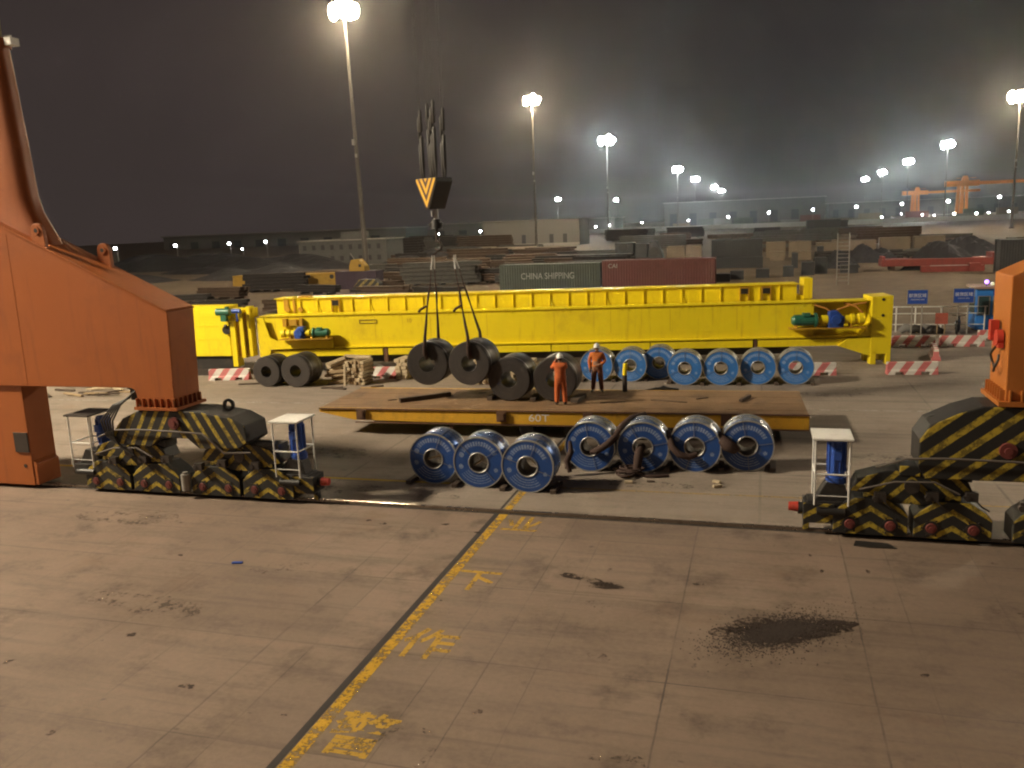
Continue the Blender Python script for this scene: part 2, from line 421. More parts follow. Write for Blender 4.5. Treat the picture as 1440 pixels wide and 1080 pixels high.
# ------------------------------------------------------------------ ground, rails, markings
rect('ground', -900, 900, -60, 1600, 0, M['dirt'])
rect('quay_apron', -70, 70, -14, 19.84, .004, M['quay'])
rect('pavement', -70, 70, 20.16, 56, .004, M['road'])
rect('rail_slot', -70, 70, 19.842, 20.158, .003, M['slot'])
b = MB(); b.prism([(-.05,.002),(.05,.002),(.04,.06),(.034,.075),(-.034,.075),(-.04,.06)], -70, 70, 'x', Matrix.Translation((0,20,0)))
b.build('crane_rail', M['rail'])['kind'] = 'structure'
rect('expansion_joint', -6.53, -6.40, -14, 19.84, .0075, M['slot'])
rect('expansion_joint_beyond_rail', -6.50, -6.43, 20.16, 32, .0075, M['slot'])
rect('yellow_line', -6.38, -6.16, -14, 19.84, .008, M['roadpaint'])
rect('yellow_line_beyond_rail', -6.38, -6.18, 20.16, 32.2, .008, M['roadpaint'])
poly_sheet('cross_line', [(-32,21.74),(-8.6,22.06),(-8.6,22.22),(-32,21.90)], .008, M['roadpaint4'])
poly_sheet('cross_line', [(-8.6,22.10),(12,22.62),(12,22.70),(-8.6,22.20)], .008, M['roadpaint5'])
poly_sheet('white_line', [(-32,31.5),(14,33.5),(14,33.62),(-32,31.62)], .008, M['whitepaint'])
for ch, cx, cy, sz in (('业',-5.6,19.15,1.1),('下',-5.68,15.75,1.1),('作',-5.63,12.95,1.15),('警',-5.6,10.15,1.15)):
    o = text('road_lettering', ch, sz, M['roadpaint3'], None, (cx, cy, .008), (0,0,0), 0, .9, 1.0, .018); o['kind'] = 'structure'
blob('oil_stain', -3.45, 16.3, .6, .14, .0085, M['stain'], 61, rot=-.25)
blob('oil_stain', -2.95, 16.05, .3, .17, .0095, M['stain'], 64, rot=.3)
blob('oil_stain', -2.9, 15.2, .3, .2, .0085, M['stain2'], 8)
blob('oil_stain', -2.6, 13.2, .22, .12, .0085, M['stain2'], 12)
blob('oil_stain', -4.1, 10.3, .1, .12, .0085, M['stain2'], 14)
blob('oil_stain', -10.2, 15.6, .7, .35, .0085, M['stain2'], 15)
blob('oil_stain', -11.9, 13.4, 1.5, .4, .0085, M['stain2'], 17)
blob('oil_stain', -16., 17.9, 1.4, .6, .0085, M['stain2'], 18)
blob('oil_stain', -1.9, 10.3, .5, .3, .0085, M['stain2'], 21)
blob('oil_stain', .7, 9.9, .4, .5, .0085, M['stain2'], 22)
blob('oil_stain', 4.5, 16.5, .5, .3, .0085, M['stain2'], 23)
blob('oil_stain', -11.2, 21.2, 1.0, .35, .0085, M['stain2'], 31)
blob('oil_stain', -8.6, 20.9, .6, .3, .0085, M['stain2'], 32)
blob('oil_stain', -13.5, 24.8, 1.3, .6, .0085, M['stain2'], 33)
blob('oil_stain', -3.0, 22.9, 1.6, .35, .0085, M['stain2'], 34)
blob('oil_stain', 4.0, 26.5, 1.3, .6, .0085, M['stain2'], 35)
blob('oil_stain', 2.0, 36, 2.0, .5, .0085, M['stain2'], 36)
rg = random.Random(5)
for i in range(26):   # small spots on the apron
    blob('oil_stain', rg.uniform(-13,6), rg.uniform(8.5,19.3), rg.uniform(.04,.13), rg.uniform(.03,.09), .0085, M['stain'], 100+i, 14)
# worn wet-black arc left by a tyre
pts_o, pts_i = [], []
for i in range(22):
    a = PI*.98-i/21*PI*1.22
    pts_o.append((-4.85+.50*math.cos(a), 10.05+.55*math.sin(a))); pts_i.append((-4.85+.40*math.cos(a), 10.05+.46*math.sin(a)))
poly_sheet('tyre_mark', pts_o+pts_i[::-1], .0088, M['stain2'])
b = MB(); b.prism([(-.42,-.12),(-.1,-.2),(.46,-.16),(.3,.12),(-.35,.16)], .008, .03, 'z')
tag(b.build('steel_plate', M['black'], None, (2.42,19.32,0)), 'flat black steel plate lying on the apron beside the right crane bogie', 'plate')

# spilled dark ore: many small lumps, thick in the middle
sp = MB(); rg = random.Random(11)
for i in range(6500):
    t = rg.gauss(0, 1); u = rg.gauss(0, 1)
    x = .35+t*.48+ .08*u; y = 14.72+u*.36+t*.24
    if rg.random() < .16: x += rg.gauss(0,.35); y += rg.gauss(0,.25)
    s = rg.uniform(.003,.012)*(1.5 if abs(t)+abs(u) < 1.6 else 1)
    a = rg.uniform(0, PI); 
    sp.add([(-s*1.3,-s,0),(s,-s*1.1,0),(s*1.2,s,0),(-s,s*.8,0),(0,0,s*1.2)], [(0,1,4),(1,2,4),(2,3,4),(3,0,4)], False, Matrix.Translation((x,y,.006)) @ Matrix.Rotation(a,4,'Z'))
M['ore'] = paint('spilled_ore_lumps', (.045,.032,.026), .95, var=.4, vs=6)
o = sp.build('spilled_ore', M['ore']); o['kind'] = 'stuff'; o['label'] = 'dark brown ore spilled over the concrete apron'
blob('ore_dust', .3, 14.75, .95, .5, .0083, M['stain'], 41, 60, .5, .35)
blob('ore_dust', .75, 14.95, .95, .33, .0087, M['stain'], 43, 60, .5, .2)

# ------------------------------------------------------------------ portal cranes
def rounded(poly, idx, r, n=5):
    """replace polygon corner idx by a small arc"""
    p = [Vector((*q, 0)) for q in poly]; a, c, d = p[idx-1], p[idx], p[(idx+1) % len(p)]
    u = (a-c).normalized(); v = (d-c).normalized(); p0 = c+u*r; p1 = c+v*r
    arc = []
    for i in range(n+1):
        t = i/n; q = p0*(1-t)**2+c*2*t*(1-t)+p1*t**2; arc.append((q.x, q.y))
    return poly[:idx]+arc+poly[idx+1:]

def wheel_bogie(parent, x, mat):
    bo = MB()
    poly = [(-.78,.13),(-.2,.11),(.2,.11),(.78,.13),(.78,.60),(.66,.74),(.34,.97),(-.34,.97),(-.66,.74),(-.78,.60)]
    bo.prism(poly, -.36, .36, 'y')
    bo.b2(-.16,.16,-.3,.3,.98,1.10)
    o = bo.build('wheel_bogie', mat, parent, (x,0,0), 0, .02)
    for sx in (-.42, .42):
        w = MB(); w.cyl((sx,-.10,.35),(sx,.10,.35),.275,n=24).cyl((sx,.10,.35),(sx,.14,.35),.31,n=24).cyl((sx,-.14,.35),(sx,-.10,.35),.31,n=24)
        w.build('wheel', M['darksteel'], o)
        bt_ = MB()
        for k_ in range(6): bt_.cyl((sx+.19*math.cos(k_*PI/3),-.378,.36+.19*math.sin(k_*PI/3)),(sx+.19*math.cos(k_*PI/3),-.36,.36+.19*math.sin(k_*PI/3)),.022,n=6)
        bt_.cyl((sx,-.372,.36),(sx,-.36,.36),.165,n=18); bt_.build('bearing_flange', M['black'], o)
        h = MB(); h.cyl((sx,-.40,.36),(sx,-.36,.36),.105,.12,16).cyl((sx,-.42,.36),(sx,-.40,.36),.05,n=10)
        h.build('axle_cap', M['axle'], o)
    return o
M['axle'] = paint('axle_cap_red', (.16,.035,.03), .6, da=.8, ds=6)
M['bogie_st'] = stripes('bogie_stripes', 0, .62, .36, .36)
M['sub_st'] = stripes('sub_equalizer_stripes', 0, 1.0, .44, .36)
M['main_st'] = stripes('equalizer_stripes', 0, 1.7, .62, .36)
M['diag_st'] = stripes('diagonal_stripes', 0, -.8, .48, .38)

def bogie_set(root, mirror=False, main=None):
    """everything between the crane leg and the rail; local origin on the rail below the leg"""
    xs = (-2.65,-.98,.98,2.65)
    for x in xs: wheel_bogie(root, x, M['bogie_st'])
    for cx in (-1.82, 1.82):
        q = MB(); poly = [(-1.25,1.12),(-.7,1.06),(-.42,.86),(.42,.86),(.7,1.06),(1.25,1.12),(1.12,1.42),(.5,1.62),(-.5,1.62),(-1.12,1.42)]
        q.prism(poly, -.30,.30,'y')
        o = q.build('sub_equalizer', M['sub_st'], root, (cx,0,0), 0, .02)
        p = MB(); p.cyl((0,-.36,1.28),(0,-.30,1.28),.16,n=16); p.build('pivot_pin', M['darksteel'], o)
        g = MB(); g.box((.85,.0,1.52),(.7,.5,.22)).cyl((.5,-.18,1.62),(1.1,-.18,1.62),.10,n=10); g.build('gear_unit', M['black'], o)
    mt = MB(); mt.prism(main, -.52,.52,'y')
    for sx in (-1.82,1.82): mt.b2(sx-.22,sx+.22,-.32,.32,1.5,1.75)
    m = mt.build('equalizer_beam', M['main_st'] if not mirror else M['diag_st'], root, (0,0,0), 0, .03)
    p = MB(); p.cyl((0,-.60,2.22),(0,-.52,2.22),.17,n=18).cyl((0,-.64,2.22),(0,-.60,2.22),.08,n=12); p.build('pivot_pin', M['axle'], m)
    lg = MB()
    for xx in (1.35,): lg.lathe([(.10,-.045),(.17,-.045),(.17,.045),(.10,.045)], 18, Matrix.Translation((xx,.1,2.62)) @ Matrix.Rotation(PI/2,4,'X'), True, True)
    lg.build('lifting_eye', M['black'], m, (0 if not mirror else -2.7+.0,0,.02))
    rgb_ = random.Random(17)
    for bx in (-1.82, 0, 1.82):
        for sx in (-.55, .5):
            bk = MB(); z = rgb_.uniform(.9,1.15); bk.box((bx+sx,-.40,z),(.24,.16,.2)).cyl((bx+sx-.1,-.5,z-.02),(bx+sx-.1,-.4,z-.02),.06,n=10).tube([(bx+sx,-.44,z),(bx+sx+.2,-.5,z-.2),(bx+sx+.35,-.44,z-.3)], .018, 6)
            bk.build('brake_unit', M['darksteel'], root)
    # hoses draped along the front
    h = MB(); h.tube([(-2.6,-.56,1.75),(-2.0,-.6,1.98),(-1.2,-.62,2.02),(0,-.62,2.0),(.9,-.62,1.97),(1.25,-.6,1.7),(1.5,-.56,1.42),(2.3,-.5,1.45)], .028)
    h.tube([(-2.9,-.45,1.2),(-2.2,-.5,1.42),(-1.4,-.5,1.45),(-.9,-.5,1.2)], .024)
    h.build('hydraulic_hose', M['cable'], root)
    return m

def motor_stand(root, x, roofmat, motor_dx=.1):
    s = MB()
    for sx in (-.36,.36):
        for sy in (-.42,.42): s.cyl((sx,sy,.78),(sx,sy,2.3),.022,n=8)
    for z in (1.5,):
        for sy in (-.42,.42): s.cyl((-.36,sy,z),(.36,sy,z),.02,n=8)
        for sx in (-.36,.36): s.cyl((sx,-.42,z),(sx,.42,z),.02,n=8)
    s.cyl((-.36,-.42,1.0),(.36,-.42,1.0),.012,n=6)
    o = s.build('motor_canopy_frame', M['white'], root, (x,0,0))
    r = MB(); r.box((0,0,2.32),(.86,1.0,.05)); r.build('canopy_roof', roofmat, o, (0,0,0), 0, .01)
    m = MB(); m.cyl((motor_dx,.05,1.35),(motor_dx,.05,2.22),.19,n=18); m.cyl((motor_dx,.05,1.2),(motor_dx,.05,1.35),.23,n=18)
    m.box((motor_dx,-.2,1.9),(.16,.1,.22))
    for k in range(10):
        a = k*PI/5; m.box((motor_dx+.2*math.cos(a),.05+.2*math.sin(a),1.8),(.03,.02,.7), rz=a)
    m.build('drive_motor', M['blue'], root, (x,0,0))
    g = MB(); g.b2(-.5,.5,-.28,.28,.52,.82).prism([(-.35,.8),(.4,.8),(.3,1.2),(-.1,1.25)], -.2,.2,'y')
    g.cyl((-.3,-.34,.62),(.3,-.34,.62),.09,n=10)
    g.build('drive_gearbox', M['black'], root, (x,0,0), 0, .015)

# left crane: local origin on the rail under its leg (world x=-15.55)
LX = -15.55
lc = thing('portal_crane', 'orange portal crane at the left, sloping box leg on striped bogies', 'crane', (LX,20,0))
dxl = -LX
front = [(-21.6+dxl-6,3.17),(-21.6+dxl,3.17),(-16.8+dxl,3.19),(-16.74+dxl,2.68),(-15.56+dxl,2.66),(-15.46+dxl,5.30),(-20.6+dxl,7.74),(-21.6+dxl-6,11.0)]
front = rounded(front, 2, .22)
b = MB(); b.prism(front, -.5, .62, 'y')
pb = b.build('portal_beam', M['orange'], lc, (0,0,0), 0, .02)
# cover plate edge standing proud along the slope
e = MB(); e.prism([(-15.44+dxl,5.30),(-15.50+dxl,5.36),(-21.0+dxl,7.98),(-21.0+dxl,7.92)], -.55,.66,'y'); e.build('top_flange', M['orange'], pb)
for xs_, z0, z1 in ((-5.0,3.2,7.55),):
    sm_ = MB(); sm_.b2(xs_,xs_+.012,-.505,-.5,z0,z1); sm_.build('weld_seam', M['orange'], pb)
sm_ = MB(); sm_.b2(-6.0,-.0,-.504,-.5,4.2,4.212); sm_.build('weld_seam', M['orange'], pb)
# flange with gussets at the foot of the leg
f = MB(); f.b2(-1.28,.12,-.6,.72,2.58,2.66)
for k in range(7): f.prism([(-1.22+k*.2,2.66),(-1.19+k*.2,2.66),(-1.19+k*.2,2.9),(-1.22+k*.2,2.9)], -.58,-.5,'y')
for k in range(6): f.b2(-.02,.08,-.45+k*.2,-.42+k*.2,2.66,2.9)
f.build('foot_flange', M['orange'], pb)
# tower above
tw = MB()
tw.lathe([(2.7,6.9),(2.5,7.4),(2.28,7.8),(2.1,8.15),(2.0,8.6),(1.7,12.85)], 48, Matrix.Translation((-6.3,.1,0)) @ Matrix.Diagonal((1,.19,1,1)))
tw.lathe([(1.78,12.6),(1.78,12.86),(.2,12.87)], 48, Matrix.Translation((-6.3,.1,0)) @ Matrix.Diagonal((1,.19,1,1)), False)
for i, p in enumerate(tw.v):      # round-cornered box section
    a = math.atan2((p.y-.1)/.19, p.x+6.3); f_ = (math.cos(a)**4+math.sin(a)**4)**-.25
    tw.v[i] = Vector((-6.4+(p.x+6.3)*f_, .1+(p.y-.1)*f_, p.z))
tw.build('tower', M['orange'], lc)
t2 = MB(); t2.b2(-7.6,-5.05,-.2,.4,12.87,14.4); t2.build('upper_tower', M['dullyel'], lc)
t3 = MB(); t3.box((-4.45,.1,12.75),(.22,.3,.2)).box((-4.6,.1,12.9),(.3,.06,.06)); t3.build('floodlight', M['white'], lc)
# lifting lugs
for lx, ly in ((-19.45+dxl,-.45),(-18.15+dxl,.5)):
    z = 7.74-(lx-(-20.6+dxl))*.4745+.05
    lug = MB(); pts = [(-.2,-.25),(.24,-.4),(.22,.12)]+[(.2*math.cos(a)*1.0,.15+.2*math.sin(a)) for a in (0.2,.6,1.0,1.57,2.1,2.6,3.0)]
    lug.prism(pts, -.06,.06,'y')
    lug.cyl((0,-.09,.15),(0,.09,.15),.11,n=14)
    lo = lug.build('lifting_lug', M['orange'], lc, (lx,ly,z+.22), 0, .01)
    hb = MB(); hb.cyl((0,-.094,.15),(0,-.091,.15),.06,n=12); hb.build('pin_hole', M['black'], lo)
# second leg further left, coming down to the rail
l2 = MB(); l2.b2(-9.2,-5.33,-.42,.5,.12,3.17); l2.prism([(-5.33,.9),(-5.2,.8),(-5.2,.15),(-5.33,.12)], -.4,.45,'y')
lo = l2.build('leg', M['orange'], lc, (0,0,0), 0, .02)
pl = MB(); pl.b2(-5.86,-5.36,-.46,-.42,1.15,1.75); pl.build('data_plate', M['darksteel'], lo)
hp = MB(); hp.cyl((-5.6,-.43,.72),(-5.6,-.421,.72),.06,n=12); hp.build('pin_hole', M['black'], lo)
# emblem on the end face
em = MB(); em.tube([(-.066,-.22,4.28),(-.068,-.05,4.38),(-.068,.08,4.36),(-.07,.02,4.1),(-.074,-.02,3.85),(-.078,.1,3.72),(-.078,.26,3.74)], [.02,.05,.06,.05,.04,.03,.01], 6)
M['emblem'] = paint('purple_emblem', (.13,.03,.12), .6)
em.build('emblem', M['emblem'], pb, (0,0,0))
mainL = [(-1.95,1.55),(-.9,1.5),(-.55,1.78),(.35,1.78),(.7,1.5),(1.95,1.55),(2.25,1.75),(2.2,2.2),(1.75,2.42),(.75,2.56),(-1.15,2.56),(-1.75,2.3),(-2.2,1.85)]
bogL = bogie_set(lc, False, mainL)
for o in [c for c in bpy.data.objects if c.parent is lc and c.name.split('.')[0] in ('wheel_bogie','sub_equalizer','equalizer_beam','hydraulic_hose')]:
    o.location.x += -.05
motor_stand(lc, -3.45, M['darksteel'], .45); motor_stand(lc, 3.3, M['white'], .1)
# left bundle of control cables hanging from the beam
cb = MB()
for k in range(5):
    cb.tube([(-1.3-.05*k,-.45,3.1-.05*k),(-1.75-.06*k,-.6,2.7),(-2.05-.1*k,-.62,2.25),(-2.1-.06*k,-.6,1.8),(-1.9+.1*k,-.58,1.45-.05*k)], .026)
cb.box((-1.42,-.1,2.98),(.28,.5,.34))
cb.build('control_cables', M['black'], lc)
def buffer(root, x, sgn):
    o = MB(); o.b2(x-.35,x+.35,-.3,.3,.3,.78); o.cyl((x+sgn*.35,0,.55),(x+sgn*.45,0,.55),.14,n=12)
    o.b2(x+sgn*.2,x+sgn*.34,-.08,.08,.05,.3)
    q = o.build('buffer_beam', M['bogie_st'], root, (0,0,0), 0, .02)
    r = MB(); r.cyl((x+sgn*.45,0,.58),(x+sgn*.66,0,.58),.12,.10,14); r.build('rubber_buffer', M['red'], q)
buffer(lc, 3.62, 1)
# rail clamp and grease pot between the bogies
gp = MB(); gp.cyl((0,-.4,.25),(0,-.4,.72),.13,n=14).cyl((0,-.4,.72),(0,-.4,.78),.07,n=10); gp.build('grease_pot', M['lampgrey'], lc)

# right crane
RX = 4.92
rc = thing('portal_crane', 'bright orange portal crane at the right edge, red hose reel on its end face', 'crane', (RX,20,0))
fr = [(-.06,3.27),(1.4,3.3),(1.45,3.75),(8,3.75),(8,9.45),(.32,6.05),(-.08,5.86)]
b = MB(); b.prism(fr, -.5,.85,'y'); pr = b.build('portal_beam', M['orange2'], rc, (0,0,0), 0, .02)
f = MB(); f.b2(-.2,1.5,-.6,.95,3.17,3.27)
for k in range(7): f.b2(-.16,-.06,-.45+k*.2,-.42+k*.2,3.27,3.5)
for k in range(6): f.b2(.0+k*.22,.03+k*.22,-.58,-.5,3.27,3.5)
f.build('foot_flange', M['orange2'], pr)
hr = MB(); hr.cyl((-.52,-.1,4.55),(-.40,-.1,4.55),.17,n=16).box((-.5,.18,4.68),(.16,.2,.42)).box((-.45,-.02,4.4),(.1,.5,.1))
hro = hr.build('hose_reel', M['red'], pr, (.3,0,0))
hh = MB(); hh.tube([(-.48,-.1,4.4)]+[(-.48-.04*math.sin(a*2), .05+.22*math.sin(a), 4.25-.22*(1-math.cos(a))) for a in [i*.5 for i in range(1,12)]], .025); hh.build('hose', M['black'], hro)
mainR = [(-1.55,1.52),(3.0,1.55),(3.0,2.9),(2.2,3.05),(.9,3.15),(-.5,3.15),(-.95,3.0),(-1.5,2.72),(-1.7,2.4),(-1.7,1.8)]
bogie_set(rc, True, mainR)
for o in [c for c in bpy.data.objects if c.parent is rc and c.name.split('.')[0] in ('wheel_bogie','sub_equalizer','hydraulic_hose')]:
    o.location.x += .1
for o in [c for c in bpy.data.objects if c.parent is rc and c.name.split('.')[0] == 'equalizer_beam']:
    o.location.x += .05
motor_stand(rc, -3.38, M['white'], .12)
buffer(rc, -3.62, -1)

# ------------------------------------------------------------------ steel coils
def ring_prof(ro, ri, w):
    return [(ri,-w/2),(ro-.02,-w/2),(ro,-w/2+.02),(ro,w/2-.02),(ro-.02,w/2),(ri,w/2)]
RX90 = Matrix.Rotation(PI/2,4,'X')
def make_blue_coil(label, group, face, wrapm, R=.735, W=.86):
    t = thing('blue_coil', label, 'steel coil', (0,0,0), 0, group)
    T = Matrix.Translation((0,0,0)) @ RX90
    b = MB(); b.lathe([(R-.025,-W/2+.03),(R,-W/2+.05),(R,W/2-.05),(R-.025,W/2-.03)], 56, T)
    b.build('outer_wrap', wrapm, t, (0,0,R))
    for s in (-1, 1):
        d = MB(); y = W/2*s; yi = y-.02*s
        pr = [(.29,y),(R-.02,y),(R-.02,yi),(.29,yi)]
        d.lathe(pr, 56, T, False, True); d.build('end_disc', face, t, (0,0,R))
        e = MB(); e.lathe([(R-.022,y+.012*s),(R+.010,y+.012*s),(R+.010,y-.05*s),(R-.0005,y-.07*s)], 56, T, False, True); e.build('edge_protector', M['silver'], t, (0,0,R))
    c = MB(); c.lathe([(.27,-W/2+.004),(.29,-W/2+.004),(.29,W/2-.004),(.27,W/2-.004)], 40, T, True, True)
    c.build('core_tube', M['coretube'], t, (0,0,R))
    for s in (-1, 1):
        y = W/2*s; c = MB(); c.lathe([(.272,y+.014*s),(.303,y+.014*s),(.303,y+.001*s),(.272,y-.03*s)], 40, T, True, True)
        c.build('core_ring', M['silver'], t, (0,0,R))
    for a in (R_(88), R_(-42), R_(205)):
        st = MB(); ca, sa = 1, 0
        for s in (-1,1): st.box(((R+.30)/2, s*(W/2+.016), 0), (R-.28,.005,.014))
        st.box((R+.006,0,0),(.006,W+.03,.014))
        so_ = st.build('packing_strap', M['strap'], t, (0,0,R)); so_.rotation_euler = (0,-a,0)
    return t
def turn_straps(t, *angs):
    ks = sorted([c for c in bpy.data.objects if c.parent is t and c.name.startswith('packing_strap')], key=lambda o: o.name)
    for o, a in zip(ks, angs): o.rotation_euler = (0,-R_(a),0)
    return t
def make_dark_coil(label, group, R=.79, W=1.25):
    t = thing('dark_coil', label, 'steel coil', (0,0,0), 0, group)
    n = 60; vs = []
    b = MB(); b.lathe([(R-.03,-W/2),(R,-W/2+.03),(R,W/2-.03),(R-.03,W/2)], n, RX90)
    b.lathe([(.30,-W/2),(.30,W/2)], 40, RX90)
    b.build('wound_strip', M['coildark'], t, (0,0,R))
    for s in (-1,1):
        d = MB(); y = W/2*s
        d.lathe([(.30,y),(R-.03,y)] if s > 0 else [(R-.03,y),(.30,y)], n, RX90, False)
        d.build('coil_end', M['coilend'], t, (0,0,R))
    for y in (-.32*W,.32*W):
        st = MB(); st.lathe([(R+.001,y-.02),(R+.006,y-.02),(R+.006,y+.02),(R+.001,y+.02)], n, RX90, False, True)
        st.build('packing_strap', M['strap'], t, (0,0,R))
    return t

G1, G2, G3 = 'three blue coils in front of the trailer', 'four blue coils in a slinged row', 'row of blue coils beside the yellow girder'
c0 = make_blue_coil('blue wrapped coil at the left end of the front trio, one batten in its core', G1, M['bluenear'], M['bluewrap'])
c0.location = (-9.03,22.06+.43,.004)
turn_straps(dup(c0, (-7.6,21.86+.43,.004), .02, 'blue wrapped coil in the middle of the front trio, Y of battens in its core'), 35, -48, 135)
turn_straps(c0, -20, 70, 160)
dup(c0, (-6.13,21.70+.43,.004), .0, 'blue wrapped coil standing on the yellow floor line, nearest to the rail')
d0 = make_blue_coil('blue coil with a thick dark sleeve slung from its core up to the right', G2, M['bluenear'], M['silverwrap'], .745)
d0.location = (-4.83,23.95+.43,.004)
turn_straps(d0, -75, 100, 10)
turn_straps(dup(d0, (-3.32,24.1+.43,.004), .05, 'blue coil, dark sling hanging straight down from its core onto tangled straps'), 12, -100, 120)
turn_straps(dup(d0, (-1.83,24.33+.43,.004), -.02, 'blue coil with a dark sleeve curving over its left rim down into the core'), 92, -110, 30)
turn_straps(dup(d0, (-.39,24.63+.43,.004), .03, 'blue coil at the right end of the slinged row, dark pad on its rim'), 8, -85, 100)
e0 = make_blue_coil('bright blue coil standing behind the worker in the orange jacket', G3, M['bluefar'], M['silverwrap'], .75, .9)
e0.location = (-7.28,38.0+.45,.004)
for x, y, lab in ((-5.76,38.15,'bright blue coil behind the yellow and black stake on the trailer'),(-4.55,38.9,'bright blue coil set further back, its right edge hidden by the next coil'),
                  (-3.26,37.5,'bright blue coil overlapping the one set back behind it'),(-1.72,37.6,'bright blue coil with a white half disc of barrier showing through its core'),
                  (-.17,37.9,'second bright blue coil from the right end of the back row, dark core'),(1.39,38.0,'bright blue coil at the right end of the back row, next to a striped barrier')):
    dup(e0, (x,y+.45,.004), 0, lab)
k0 = make_dark_coil('dark steel coil standing on the ground at the far left, the smaller of a pair', 'bare dark steel coils'); k0.location = (-22.9,35.45+.62,.004); k0.scale = (.93,.93,.93)
k1 = dup(k0, (-21.3,35.5+.6,.004), 0, 'dark steel coil standing on the ground beside the timber stack'); k1.scale = (.99,1.0,.99)
TZ = 1.012
k2 = dup(k0, (-8.72,28.85+.62,TZ), 0, 'dark steel coil standing on the trailer deck left of the worker with raised arms'); k2.scale = (1,1,1)
k3 = dup(k0, (-7.08,28.95+.62,TZ), .03, 'dark steel coil standing on the trailer deck, partly hidden by the worker'); k3.scale = (1,1,1)
k4 = dup(k0, (-11.80,28.7+.6,1.58), .05, 'dark steel coil hanging in slings above the trailer, the left of the two hoisted'); k4.scale = (1,1,1)
k5 = dup(k0, (-10.13,28.7+.6,1.60), -.03, 'dark steel coil hanging in slings above the trailer, touching the deck coil on its right'); k5.scale = (1,1,1)
# battens inside the front cores
def stick(name, label, cat, pts, r, mat, group=None, n=8):
    b = MB(); o = Vector(pts[0])
    b.tube([Vector(p)-o for p in pts], r, n); return tag(b.build(name, mat, None, tuple(o)), label, cat, group)
def plank(name, label, cat, c, d, mat, rz=0, rx=0, ry=0, group=None):
    b = MB(); b.box((0,0,0), d); o = b.build(name, mat, None, c, 0, .008); o.rotation_euler = (rx, ry, rz)
    return tag(o, label, cat, group)
stick('batten','pale timber batten across the core of the leftmost front coil','batten',[(-9.24,22.2,.70),(-8.83,22.2,.82)],.03,M['paletimber'],'battens in coil cores')
stick('batten','short pale batten leaning left inside the middle front coil core','batten',[(-7.82,22.1,.60),(-7.56,22.1,.76)],.032,M['paletimber'],'battens in coil cores')
stick('batten','upright pale batten inside the middle front coil core','batten',[(-7.54,22.12,.77),(-7.48,22.14,.96)],.03,M['paletimber'],'battens in coil cores')
stick('batten','pale batten in the core of the front coil on the yellow line','batten',[(-6.1,22.0,.93),(-6.02,22.0,.80),(-5.92,22.0,.74)],.035,M['paletimber'],'battens in coil cores')
# sleeves and slings on the row of four
GS = 'dark sling sleeves on the blue coils'
stick('sling_sleeve','thick dark sleeve rising from the first slinged coil core to the trailer side','sling',[(-4.78,23.9,.60),(-4.6,23.78,.68),(-4.3,23.82,.86),(-4.08,24.0,1.06),(-3.95,24.4,1.28),(-3.72,24.9,1.42),(-3.4,25.4,1.44)],[.07,.095,.105,.11,.11,.11,.09],M['sling'],GS)
stick('sling_sleeve','dark sling drooping from the second slinged coil core to the ground','sling',[(-3.36,24.45,.66),(-3.38,23.98,.66),(-3.40,23.86,.5),(-3.42,23.82,.25),(-3.46,23.8,.06)],[.12,.13,.13,.12,.10],M['sling'],GS)
stick('sling_sleeve','dark sleeve curving over the left rim of the third slinged coil','sling',[(-2.62,24.7,1.1),(-2.55,24.25,1.0),(-2.45,24.08,.8),(-2.25,24.02,.6),(-1.98,24.02,.53),(-1.75,24.1,.60)],[.08,.1,.11,.11,.1,.08],M['sling'],GS)
stick('sling_sleeve','dark sleeve bunched on the left rim of the rightmost slinged coil','sling',[(-1.2,24.75,1.08),(-1.08,24.45,.98),(-.92,24.3,.85),(-.72,24.3,.75),(-.62,24.5,.7)],[.08,.15,.19,.16,.08],M['sling'],GS)
stick('sling_sleeve','reddish strap squeezed between the front trio and the slinged row','sling',[(-5.35,23.6,1.0),(-5.3,23.5,.7),(-5.4,23.4,.45),(-5.32,23.4,.12)],[.05,.09,.1,.07],M['sling'],GS)
rg = random.Random(21)
for i in range(6):
    cx, cy = -3.62+rg.uniform(-.12,.12), 23.62+rg.uniform(-.12,.12); pts = []
    a0 = rg.uniform(0,6.28)
    for j in range(9):
        a = a0+j*.7; rr_ = rg.uniform(.12,.3)
        pts.append((cx+rr_*math.cos(a)*1.3, cy+rr_*math.sin(a), .05+.035*i+rg.uniform(0,.03)))
    stick('sling_rope','dark brown sling rope coiled in the tangle below the second slinged coil','sling',pts,rg.uniform(.028,.045),M['sling'],'tangled sling ropes on the ground')
stick('sling_rope','dark sling rope stretched right along the ground from the tangle','sling',[(-3.4,23.62,.06),(-3.1,23.55,.05),(-2.8,23.6,.05),(-2.5,23.72,.05)],[.04,.055,.05,.04],M['sling'],'tangled sling ropes on the ground')
for x, y, a, l in ((-1.12,22.95,.5,.25),(-1.16,23.35,-.4,.22),(-3.55,22.95,.1,.22)):
    plank('wood_scrap','small pale wood scrap on the concrete in front of the slinged coils','scrap',(x,y,.05),(l,.1,.07),M['paletimber'],a,group='pale wood scraps by the coils')
plank('wood_scrap','thin dark scrap of wood on the ground below the tangled slings','scrap',(-2.95,23.15,.03),(.22,.08,.04),M['darkwood'],.2)
plank('cloth_rag','blue rag lying on the apron at the left','rag',(-11.3,15.65,.02),(.24,.09,.03),M['signblue'],.2)
